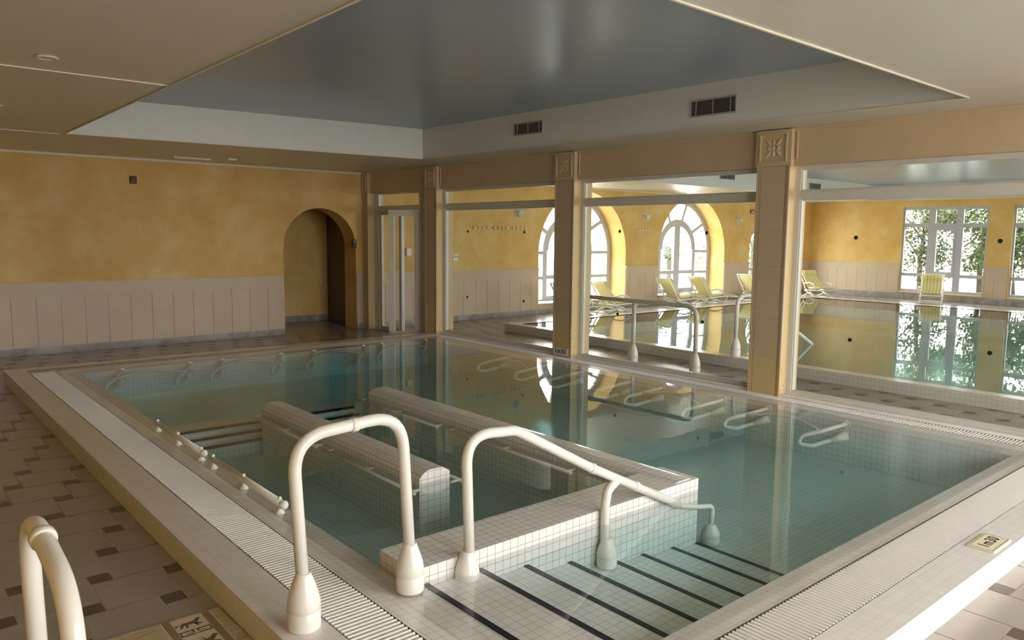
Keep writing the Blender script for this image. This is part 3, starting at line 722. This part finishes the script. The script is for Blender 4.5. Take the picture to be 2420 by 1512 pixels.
pipe(h3, [(-6.65,-9.80,.1),(-6.665,-9.80,.945),(-6.655,-10.36,.86),(-6.66,-10.40,.1)], .0275, rad=.20, n=14, seg=24); foot(h3, (-6.65,-9.80,0)); foot(h3, (-6.66,-10.40,0))
collar(h3, (-6.6605,-10.04,.909), (.02,-1,-.17), 1.13)
# low rails on the left ledge
def ledge_rail(ya, yb, label):
    t = thing('grab_rail', (-5.235,(ya+yb)/2,.13), label, 'grab rail', None); x = -5.225
    mb = MB(); mb.tube([(x,ya,.19),(x,yb,.19)], .021, 16); mb.build('pipe', M_PWHITE, t)
    mb = MB(); mb.sphere((x,ya-.005,.19), .027); mb.build('end_cap', M_PWHITE, t)
    for y in (ya+.05, (ya+yb)/2, yb-.05):
        mb = MB(); mb.lathe([(.030,0),(.028,.008),(.012,.03),(.009,.06)], (x,y,.125), 18); mb.sphere((x,y,.215), .0125); mb.build('bracket', M_PWHITE, t)
ledge_rail(-6.99, -5.86, 'farther of two low white pipe rails on the left pool ledge')
ledge_rail(-8.32, -7.13, 'nearer of two low white pipe rails on the left pool ledge, beside the hoop handrail')
# rails on the walls inside the pool
def wall_rail(x, xw, ya, yb, label, z=.095):
    t = thing('grab_rail', (x,(ya+yb)/2,z), label, 'grab rail', None)
    mb = MB(); mb.tube([(x,ya,z),(x,yb,z)], .013, 12); mb.build('pipe', M_PWHITE, t)
    for y in (ya+.04, (ya+yb)/2, yb-.04):
        mb = MB(); mb.tube([(x,y,z),(xw,y,z)], .011, 10); mb.build('bracket', M_PWHITE, t)
wall_rail(-4.385, -4.315, -7.03, -5.75, 'far underwater rail on the left face of the low island wall')
wall_rail(-4.385, -4.315, -8.40, -7.13, 'near underwater rail on the left face of the low island wall')
wall_rail(-4.00, -4.075, -8.40, -7.13, 'short underwater rail on the right face of the low island wall')
wall_rail(-3.30, -3.225, -7.10, -5.72, 'far underwater rail on the left face of the long dividing wall')
wall_rail(-3.30, -3.225, -8.72, -7.20, 'near underwater rail on the left face of the long dividing wall')
# underwater backrest rails
def lounger_rail(label, src=None):
    t = thing('backrest_rail', (0,0,0), label, 'underwater rail', 'underwater backrest rails along the pool walls')
    for y in (-.50, .27):
        mb = MB(); P = fillet([(0,y,.0),(-.27,y+.17,-.085),(-.335,y+.27,-.075),(-.31,y+.25,.0),(-.21,y+.13,.045),(0,y,.105)], .06, 6)
        mb.tube(P, .0185, 12); mb.build('loop_pipe', M_PWHITE, t)
        mb = MB(); mb.lathe([(.042,0),(.038,.05),(.021,.15)], (-.003,y,.0), 16, axis=(-1,.6,-.3)); mb.lathe([(.036,0),(.036,.014)], (-.001,y,.10), 16, axis=(-1,0,0)); mb.build('wall_flange', M_PWHITE, t)
    mb = MB(); n = 12; mb.tube([(-.21+.08*sin(PI*k/n), -.37+.77*k/n, .045+.055*sin(PI*k/n)) for k in range(n+1)], .0125, 8); mb.build('arched_tube', M_PWHITE, t)
    return t
LR = lounger_rail('white tubular underwater backrest rail by the glass side, nearest the camera')
LR.location = (-.415, -8.77, 0)
for y, l in ((-7.50,'white tubular underwater backrest rail by the glass side, second from the near corner'),
             (-6.28,'white tubular underwater backrest rail by the glass side, third from the near corner'),
             (-4.90,'white tubular underwater backrest rail by the glass side, farthest from the camera')): copy_tree(LR, (-.415,y,0), 0, l)
for x, l in ((-4.44,'white tubular underwater backrest rail on the far pool edge, in the left corner'),
             (-3.27,'white tubular underwater backrest rail on the far pool edge, second from the left corner'),
             (-2.02,'white tubular underwater backrest rail on the far pool edge, below the arched doorway'),
             (-.95,'white tubular underwater backrest rail on the far pool edge, nearest the white door')): copy_tree(LR, (x,-2.685,0), PI/2, l)

# ------------------------------------------------------------ second pool beyond the glass
pool2 = thing('swimming_pool', (7,-6.7,0), 'large pool behind the glass partition mirroring the bright windows', 'pool')
W2 = (2.02, 12.35, -11.4, -2.1)
mb = MB(); B = POOL_B
for x0, x1, y0, y1 in ((B[0],W2[0],B[2],B[3]),(W2[1],B[1],B[2],B[3]),(W2[0],W2[1],B[2],W2[2]),(W2[0],W2[1],W2[3],B[3])): mb.box(x0, x1, y0, y1, -.05, .14)
mb.build('outer_rim', M_TILE, pool2)
mb = MB(); ring_quads(mb, W2, W2, .14, -.5); mb.face([(W2[0],W2[2],-.5),(W2[1],W2[2],-.5),(W2[1],W2[3],-.5),(W2[0],W2[3],-.5)]); mb.build('basin', M_TILEW, pool2, fix=False)
mb = MB(); mb.box(W2[0]-.0005, W2[1]+.0005, W2[2]-.0005, W2[3]+.0005, -.55, .132); tag(mb.build('pool_water', M_WATER2), 'smooth reflecting water filling the pool behind the glass', 'water', kind='stuff')
for k in range(5):
    mb = MB(); mb.box(W2[0]+.3*k, W2[0]+.3*(k+1), -9.4, -7.6, -.499, .06-.07*k); mb.build('step', M_TILEW, pool2)
# guard rail and handrail beside it
g = thing('guard_rail', (.98,-5.6,0), 'long white guard rail with rounded end between the glass and the far pool', 'handrail')
pipe(g, [(.98,-4.2,.86),(.98,-6.62,.86),(.98,-6.62,.15)], .03, rad=.16)
for y in (-4.3, -5.60): pipe(g, [(.98,y,.15),(.98,y,.84)], .028, name='post')
for y in (-4.3, -5.60, -6.62): foot(g, (.98,y,0), .27, .07)
g = thing('handrail', (1.93,-6.58,.14), 'white handrail behind the glass sloping into the far pool', 'handrail')
pipe(g, [(1.92,-6.58,.3),(1.92,-6.58,.95),(2.25,-6.58,.95),(3.95,-6.58,.13)], .028, rad=.17); foot(g, (1.92,-6.58,.139), .25, .07)
pipe(g, [(3.32,-6.58,.43),(3.32,-6.58,-.1)], .024, name='post')

# ------------------------------------------------------------ recliners
def recliner(label, flat=True):
    t = thing('recliner_chair', (0,0,0), label, 'recliner', None)
    # local: faces +x, width along y
    def rotm(a): return Matrix.Rotation(a, 3, 'Y')
    mb = MB()
    for s in (-1, 1):
        y = s*.27
        mb.tube(fillet([(-.52,y,.80),(-.16,y,.22),(.40,y,.25),(.50,y,.24)], .16, 7), .018, 8)
        mb.tube(fillet([(-.36,y*1.02,.0),(.05,y*1.02,.17),(.42,y*1.02,.0)], .05, 4), .02, 8)
        mb.tube(fillet([(-.22,y*1.02,.22),(.10,y*1.02,.10),(.34,y*1.02,.02)], .05, 4), .018, 8)
        mb.tube([(-.36,y*1.02,.012),(.42,y*1.02,.012)], .014, 8)
    for x, z in ((-.51,.79),(.48,.25),(-.34,.03),(.38,.03),(0,.2)): mb.tube([(x,-.27,z),(x,.27,z)], .014, 8)
    mb.build('frame', M_WHITE, t)
    for s in (-1, 1):
        y = s*.31; mb = MB(); mb.tube(fillet([(-.22,y,.42),(.02,y,.46),(.26,y,.42),(.30,y,.26)], .07, 5), .02, 8); mb.build('armrest', M_WHITE, t)
    a = math.radians(-39)
    mb = MB(); mb.rbox((-.265,0,.525), (.065,.50,.62), .028, rot=rotm(a)); mb.build('back_cushion', M_CUSH, t)
    mb = MB(); mb.rbox((-.375,0,.735), (.09,.44,.17), .042, rot=rotm(a)); mb.build('head_pillow', M_CUSH, t)
    mb = MB(); mb.rbox((.18,0,.305), (.52,.50,.065), .028, rot=rotm(math.radians(-4))); mb.build('seat_cushion', M_CUSH, t)
    if flat:
        mb = MB(); mb.rbox((.70,0,.265), (.52,.48,.05), .022, rot=rotm(math.radians(8))); mb.build('leg_cushion', M_CUSH, t)
        mb = MB()
        for s in (-1, 1): mb.tube([(.44,s*.25,.25),(.97,s*.24,.20)], .016, 8)
        mb.tube([(.97,-.24,.20),(.97,.24,.20)], .016, 8); mb.tube([(.80,0,.21),(.70,0,.03),(.70,0,.0)], .014, 8); mb.build('leg_rest', M_WHITE, t)
    return t
R1 = recliner('reclined yellow cushioned chair with leg rest out, beside the left arched window'); R1.location = (5.88,-.80,0); R1.rotation_euler = (0,0,-.18); R1.scale = (.9,.9,.9)
copy_tree(R1, (4.60,-.85,0), -.12, 'yellow recliner mostly hidden by the column, only its leg rest showing')
copy_tree(R1, (8.17,-.80,0), -.16, 'left one of two yellow recliners side by side under the middle arched window')
copy_tree(R1, (9.45,-.80,0), -.16, 'right one of two yellow recliners side by side under the middle arched window')
copy_tree(R1, (11.62,-.80,0), -.16, 'yellow recliner cut off by the nearest column, in front of the third arched window')
R5 = recliner('upright yellow striped recliner in the far corner before the beige panelling', False); R5.location = (14.1,-1.25,0); R5.rotation_euler = (0,0,-2.0); R5.scale = (.95,.95,.95)
copy_tree(R5, (15.0,-4.02,0), PI+.33, 'upright yellow striped recliner facing the pool in front of the tall garden window')

# ------------------------------------------------------------ wall fittings
def vent(center, wd, ht, nx, label, sc=1):
    """nx: unit normal the grille faces"""
    c = Vector(center); n = Vector(nx); u = Vector((-n.y, n.x, 0)); t = thing('air_vent', center, label, 'vent', 'air vents in the recess sides')
    def bx(mb, u0, u1, z0, z1, d0, d1):
        q = len(mb.v)
        for d in (d0, d1):
            for a, z in ((u0,z0),(u1,z0),(u1,z1),(u0,z1)): mb.v.append(tuple(c+u*a+n*d+Vector((0,0,z))))
        for f in ((0,3,2,1),(4,5,6,7),(0,1,5,4),(1,2,6,5),(2,3,7,6),(3,0,4,7)): mb.f.append(tuple(q+k for k in f)); mb.m.append(0); mb.sm.append(False)
    hw, hh = wd/2, ht/2; b = .014; mb = MB()
    bx(mb, -hw, hw, hh-b, hh, -.0, .012); bx(mb, -hw, hw, -hh, -hh+b, -.0, .012); bx(mb, -hw, -hw+b, -hh+b, hh-b, 0, .012); bx(mb, hw-b, hw, -hh+b, hh-b, 0, .012)
    for f in (-.74, 0, .74): bx(mb, f*hw-.004, f*hw+.004, -hh+b, hh-b, .0, .010)
    mb.build('frame', M_VENT, t)
    mb = MB(); bx(mb, -hw+b, hw-b, -hh+b, hh-b, -.001, .0015); mb.build('backing', M_BLACK, t)
    mb = MB(); m = 9
    for k in range(m): z = -hh+b+(ht-2*b)*(k+.5)/m; bx(mb, -hw+b, hw-b, z-.0028, z+.0028, .0016, .0085)
    mb.build('louvre', M_LOUV, t)
def on_edge(a, b, y): t_ = (y-a[1])/(b[1]-a[1]); return a[0]+(b[0]-a[0])*t_
xa = on_edge(HA[1], HA[2], -5.28); xb = on_edge(HA[1], HA[2], -7.9)
vent((xa-.001,-5.27,3.02), .52, .15, (-1,-.025,0), 'smaller looking air vent in the white recess side, farther from the camera')
vent((xb-.001,-7.88,2.985), .52, .165, (-1,-.025,0), 'larger looking air vent in the white recess side, above the carved flower column')
vent((11.57,-2.385,3.01), .56, .16, (0,-1,0), 'grey air vent seen through the transom pane above the far yellow wall')
vent((7.72,-2.405,3.06), .56, .16, (0,-1,0), 'grey air vent seen through the transom pane of the middle bay')
vent((15.06,-4.75,3.0), .56, .13, (-1,0,0), 'thin dark air vent above the garden windows behind the glass')
t = thing('ceiling_downlight', (-6.03,-6.84,2.8), 'round white downlight set in the ceiling at upper left', 'ceiling light')
mb = MB(); mb.lathe([(.04,0),(.065,0),(.065,-.008),(.048,-.012),(.044,-.002)], (-6.03,-6.84,2.799), 28); mb.build('bezel', M_TRIM, t)
mb = MB(); mb.lathe([(.001,-.003),(.043,-.003),(.043,-.006),(.001,-.008)], (-6.03,-6.84,2.799), 24); mb.build('lens', M_FRAME, t)
t = thing('ceiling_downlight', (-6.0,-4.40,2.8), 'round downlight barely visible at the left picture edge', 'ceiling light')
mb = MB(); mb.lathe([(.04,0),(.065,0),(.065,-.008),(.048,-.012),(.044,-.002)], (-6.02,-4.40,2.799), 28); mb.build('bezel', M_TRIM, t)
mb = MB(); mb.box(-3.45, -2.93, -.76, -.70, 2.785, 2.799); mb.box(-3.43, -2.95, -.745, -.715, 2.775, 2.785)
tag(mb.build('ceiling_batten', M_TRIM), 'slim cream ceiling batten fixture near the arched doorway wall', 'ceiling fixture')
mb = MB(); mb.box(-2.78, -2.66, -1.06, -1.01, 2.77, 2.799); tag(mb.build('ceiling_detector', M_TRIM), 'tiny white box detector on the ceiling, right of the slim batten', 'detector')
t = thing('wall_alarm', (-3.815,-.02,2.48), 'small dark red alarm unit high on the yellow wall', 'alarm')
mb = MB(); mb.rbox((-3.815,-.02,2.48), (.095,.04,.11), .012); mb.build('housing', plain('maroon_plastic', (.055,.012,.008), .4), t)
mb = MB(); mb.lathe([(.028,0),(.028,.012),(.018,.014)], (-3.815,-.04,2.48), 18, axis=(0,-1,0)); mb.build('sounder', plain('red_plastic', (.13,.03,.02), .4), t)
t = thing('wall_control', (-.265,-.015,1.54), 'small black control box beside the arched doorway', 'control box')
mb = MB(); mb.rbox((-.175+.0,-.02,1.54), (.075,.036,.155), .008); mb.build('housing', M_BLACK, t)
mb = MB(); mb.box(-.195, -.155, -.041, -.038, 1.56, 1.60); mb.build('display', M_LOUV, t)
for x, l in ((3.72,'half-dome wall lamp left of the first arched window'),(7.86,'half-dome wall lamp between the first and second arched windows'),(11.87,'half-dome wall lamp between the second and third arched windows')):
    t = thing('wall_lamp', (x,-.0,2.18), 'white '+l, 'wall lamp', 'wall lamps between the arches')
    mb = MB(); mb.lathe([(.10,0),(.10,.02),(.085,.035)], (x,0,2.18), 24, axis=(0,-1,0)); mb.build('back_plate', M_WHITE, t)
    mb = MB(); mb.sphere((x,-.05,2.18), .085, sc=(1,.9,1)); mb.box(x-.10, x+.10, -.15, -.02, 2.21, 2.225); mb.build('glass_dome', M_FRAME, t)
for x, l in ((2.70,'leftmost white peg rail on the yellow wall behind the glass'),(3.22,'middle white peg rail of the three in a row behind the glass'),(3.73,'right white peg rail of the three, below the dome lamp'),(7.79,'white peg rail between the first and second arched windows')):
    t = thing('peg_rail', (x,0,1.865), l, 'coat hooks', 'peg rails behind the glass')
    mb = MB(); mb.box(x-.20, x+.20, -.012, 0, 1.852, 1.878); mb.build('rail', M_CREAM, t)
    for k in range(4): 
        mb = MB(); mb.lathe([(.028,0),(.03,.012),(.018,.028),(.022,.05),(.016,.056)], (x-.165+.11*k,-.012,1.865), 14, axis=(0,-1,0)); mb.build('peg', M_WHITE, t)
mb = MB(); mb.rbox((.965,-.03,1.38), (.12,.06,.16), .02); tag(mb.build('soap_dispenser', M_WHITE), 'small white wall dispenser seen through the door glass', 'dispenser')
t = thing('wall_sign', (2.06,-.005,1.27), 'small white notice with dark symbols at the left edge of first big pane', 'sign')
mb = MB(); mb.box(1.96, 2.14, -.01, 0, 1.205, 1.335); mb.build('plate', M_WHITE, t)
mb = MB()
for k in range(5): mb.box(1.985+.03*k, 2.0+.03*k, -.0115, -.0101, 1.305, 1.315)
for k in range(4): mb.box(1.985+.04*k, 2.005+.04*k, -.0115, -.0101, 1.262, 1.285)
mb.build('printed_symbols', M_INK, t)
t = thing('exit_sign', (12.52,-.02,2.45), 'small dark sign high on the wall by the third arched window', 'sign')
mb = MB(); mb.box(12.44, 12.62, -.03, 0, 2.39, 2.50); mb.build('plate', plain('green_grey_plastic', (.12,.14,.10), .5), t)
mb = MB(); mb.box(12.47, 12.52, -.032, -.0301, 2.41, 2.439); mb.box(12.54, 12.59, -.032, -.0301, 2.41, 2.45); mb.build('pictogram', M_WHITE, t)

# depth plates
def text_mesh(body, size, name, mat, parent, M4, shear=0, bold=.006, sx=1.0):
    cu = bpy.data.curves.new(name, 'FONT'); cu.body = body; cu.size = size; cu.align_x = 'CENTER'; cu.align_y = 'CENTER'; cu.extrude = .0007; cu.offset = bold; cu.space_character = 1.12
    ob = bpy.data.objects.new('tmp_text', cu); COL.objects.link(ob); bpy.context.view_layer.update()
    me = bpy.data.meshes.new_from_object(ob.evaluated_get(bpy.context.evaluated_depsgraph_get())); bpy.data.objects.remove(ob)
    me.transform(Matrix.Diagonal((sx,1,1,1))); me.materials.clear(); me.materials.append(mat)
    o = bpy.data.objects.new(name, me); COL.objects.link(o); o.parent = parent; o.matrix_local = M4
    return o
t = thing('depth_plate', (-2.51,-11.07,.14), 'cream 1m30 depth plate lying flat on the near pool rim', 'sign')
mb = MB(); mb.box(-2.645, -2.385, -11.135, -11.01, .1405, .148); mb.build('plate', M_SIGN, t)
mb = MB()
for a in ((-2.635,-2.395,-11.128,-11.1255),(-2.635,-2.395,-11.0195,-11.017),(-2.635,-2.6325,-11.1255,-11.0195),(-2.3975,-2.395,-11.1255,-11.0195)): mb.box(*a, .1481, .1487)
mb.build('border_line', M_DARK, t)
text_mesh('1m30', .078, 'lettering', M_INK, t, Matrix.Translation((-.005,-.002,.0085)), bold=.0008, sx=.98)
t = thing('depth_plate', (-.02,-5.20,.215), 'pale 1m30 depth plate fixed to the foot of a column', 'sign')
mb = MB(); mb.box(-.014, -.004, -5.345, -5.065, .165, .262); mb.build('plate', M_TRIM, t)
R = Matrix(((0,0,-1,0),(-1,0,0,0),(0,1,0,0),(0,0,0,1)))
text_mesh('1m30', .088, 'lettering', M_INK, t, Matrix.Translation((.0053,.0,0)) @ R, bold=.0012, sx=.98)

# printed straw mat, bottom left
def straw():
    m, nt, b = newmat('woven_straw'); tc = N(nt, 'ShaderNodeNewGeometry'); mp = N(nt, 'ShaderNodeMapping'); mp.inputs['Scale'].default_value = (9, 160, 9); L(nt, tc.outputs['Position'], mp.inputs[0])
    nz = N(nt, 'ShaderNodeTexNoise'); nz.inputs['Scale'].default_value = 1; nz.inputs['Detail'].default_value = 3; L(nt, mp.outputs[0], nz.inputs['Vector'])
    r = N(nt, 'ShaderNodeValToRGB'); L(nt, nz.outputs['Fac'], r.inputs[0]); e = r.color_ramp.elements; e[0].position = .35; e[0].color = (.36,.30,.17,1); e[1].position = .62; e[1].color = (.62,.55,.36,1)
    L(nt, r.outputs[0], b.inputs['Base Color']); b.inputs['Roughness'].default_value = .8; return m
M_STRAW = straw(); M_MATBR = plain('brown_print', (.30,.21,.125), .8); M_MATLT = plain('cream_print', (.70,.60,.45), .8); M_MATDK = plain('dark_print', (.15,.115,.08), .8)
mt = thing('floor_mat', (-6.6,-9.4,0), 'straw coloured printed mat with animal panels on the floor at bottom left', 'mat')
mb = MB(); mb.prism([(-7.3,-8.90),(-5.822,-8.945),(-5.80,-9.9),(-7.3,-9.9)], .0005, .012, 'z'); mb.build('mat_body', M_STRAW, mt)
mb = MB()
mb.box(-6.075, -6.045, -9.9, -8.945, .0121, .0135); mb.box(-5.905, -5.875, -9.9, -8.955, .0121, .0135)
mb.build('border_band', M_MATBR, mt)
mb = MB(); mb.box(-6.043, -5.907, -9.08, -8.952, .0121, .0132); mb.box(-6.043, -5.907, -9.29, -9.125, .0121, .0132); mb.box(-6.043, -5.907, -9.5, -9.33, .0121, .0132)
mb.box(-6.043,-5.907,-9.123,-9.082,.0121,.0129); mb.box(-6.082,-6.077,-9.9,-8.945,.0121,.0132); mb.box(-5.873,-5.868,-9.9,-8.955,.0121,.0132); mb.build('picture_panel', M_MATLT, mt)
mb = MB()
def key(x, y, s):   # a meander hook
    for a, b, c_, d_ in ((0,1,0,.14),(0,.1,0,1),(0,1,.86,1),(.9,1,.4,1),(.35,1,.4,.54)): mb.box(x+s*a, x+s*b, y+.036*c_, y+.036*d_, .0129, .0136)
key(-6.04, -9.121, .058); key(-5.91, -9.121, -.058)
for y in (-9.081, -9.1245, -9.291, -9.329): mb.box(-6.043, -5.907, y-.001, y+.002, .0132, .0138)
def horse(cx, cy, s, wings):
    body = [(-.42,.02),(-.30,.16),(.0,.13),(.22,.2),(.34,.36),(.5,.3),(.42,.16),(.30,.0),(.1,-.08),(-.2,-.08)]
    mb.prism([(cx+s*a, cy+s*b) for a, b in body], .0133, .0139, 'z')
    for p in ([(-.38,.0),(-.5,-.28),(-.42,-.3),(-.26,-.05)],[(-.22,-.05),(-.25,-.34),(-.16,-.34),(-.1,-.06)],[(.22,-.03),(.45,-.2),(.42,-.3),(.12,-.07)],[(.12,-.05),(.2,-.34),(.28,-.32),(.24,-.05)],[(-.4,.08),(-.6,.12),(-.62,-.1),(-.5,.02)]):
        mb.prism([(cx+s*a, cy+s*b) for a, b in p], .0133, .0138, 'z')
    if wings:
        for k in range(3): mb.prism([(cx+s*(.02-.05*k), cy+s*.1), (cx+s*(-.05-.14*k), cy+s*(.46-.05*k)), (cx+s*(.08-.1*k), cy+s*.14)], .0133, .0139, 'z')
horse(-5.975, -9.02, .105, False); horse(-5.972, -9.215, .125, True); horse(-5.975, -9.42, .11, False)
mb.build('printed_figures', M_MATDK, mt)

# ------------------------------------------------------------ garden outside the windows
def tree(loc, h, crown, n, name, label, group, mat, lean=0, seed=0, leaf=.16):
    rnd = random.Random(seed); x, y = loc; t = thing(name, (x,y,-.12), label, 'tree', group)
    mb = MB(); mb.tube([(x,y,-.12),(x+lean*.3,y+.1,h*.35),(x+lean,y,h*.8)], [.09,.07,.04], 9)
    for k in range(4):
        a = rnd.uniform(0,6.28); r_ = crown*.6; mb.tube([(x+lean*.4,y,h*(.3+.1*k)),(x+lean*.5+cos(a)*r_*.5,y+sin(a)*r_*.5,h*(.5+.1*k)),(x+lean*.6+cos(a)*r_,y+sin(a)*r_,h*(.65+.1*k))], [.04,.03,.015], 6)
    mb.build('trunk', M_BARK, t)
    mb = MB(); cl = [(x+lean*.7+rnd.gauss(0,crown*.45), y+rnd.gauss(0,crown*.45), h*rnd.uniform(.30,1.05), rnd.uniform(.25,.5)*crown) for _ in range(14)]
    for _ in range(n):
        cx, cy, cz, r_ = rnd.choice(cl); p = Vector((rnd.gauss(0,1),rnd.gauss(0,1),rnd.gauss(0,1))).normalized()*r_*rnd.random()**.4+Vector((cx,cy,cz))
        u = Vector((rnd.uniform(-1,1),rnd.uniform(-1,1),rnd.uniform(-1,.4))).normalized(); v = u.cross(Vector((rnd.uniform(-1,1),rnd.uniform(-1,1),rnd.uniform(-1,1)))).normalized(); l = leaf*rnd.uniform(.6,1.2)
        mb.face([p, p+u*l*.5+v*l*.22, p+u*l, p+u*l*.5-v*l*.22])
    mb.build('foliage', mat, t, fix=False); return t
TG = 'trees in the garden outside'
tree((18.6,-2.3), 3.2, 1.6, 6500, 'garden_tree', 'leafy tree outside the left panes of the garden window', TG, M_LEAF2, .2, 3)
tree((18.9,-3.9), 3.4, 1.2, 3200, 'garden_tree', 'slender forked tree seen through the middle panes above the recliner', TG, M_LEAF2, .5, 5)
tree((18.2,-5.0), 3.1, 1.2, 4200, 'garden_tree', 'bushy green tree at the right panes of the first garden window', TG, M_LEAF, -.2, 8)
tree((18.3,-6.6), 3.0, 1.5, 5200, 'garden_tree', 'dense green tree at the right picture edge window', TG, M_LEAF, .1, 11)
tree((18.8,-9.3), 3.2, 1.5, 2200, 'garden_tree', 'tree outside the third garden window', TG, M_LEAF, .1, 13)
tree((16.9,2.6), 3.0, 1.2, 1900, 'garden_tree', 'tree seen in the sliver of third arched window', TG, M_LEAF2, .1, 17)
tree((5.9,3.6), 1.7, .8, 900, 'garden_bush', 'pale bush outside the left arched window', TG, M_LEAF2, .1, 19)
pt = thing('palm_tree', (12.1,2.5,-.12), 'pale palm tree outside the middle arched window', 'tree', TG)
mb = MB(); mb.tube([(12.1,2.5,-.12),(12.15,2.5,.5),(12.1,2.5,1.0)], [.16,.14,.11], 10); mb.build('trunk', M_BARK, pt)
mb = MB(); rnd = random.Random(4)
for k in range(15):
    a = 2*PI*k/15+rnd.uniform(-.2,.2); el = rnd.uniform(.5,1.25); P = []
    for i in range(9):
        s = i/8; r_ = 1.5*s*cos(el*(1-.6*s)); P.append(Vector((12.1+cos(a)*r_, 2.5+sin(a)*r_, 1.0+1.9*s*sin(el)-1.1*s*s)))
    for i in range(8):
        for q in range(3):
            p = P[i].lerp(P[i+1], q/3); d = (P[i+1]-P[i]).normalized(); sd = d.cross(Vector((0,0,1))).normalized()
            for s in (-1, 1):
                tip = p+sd*s*.34*(1-.5*i/8)+d*.22-Vector((0,0,.08)); mb.face([p, p+d*.035, tip])
mb.build('frond', M_LEAF2, pt, fix=False)
for o in bpy.data.objects:
    if '_o' in o: del o['_o']
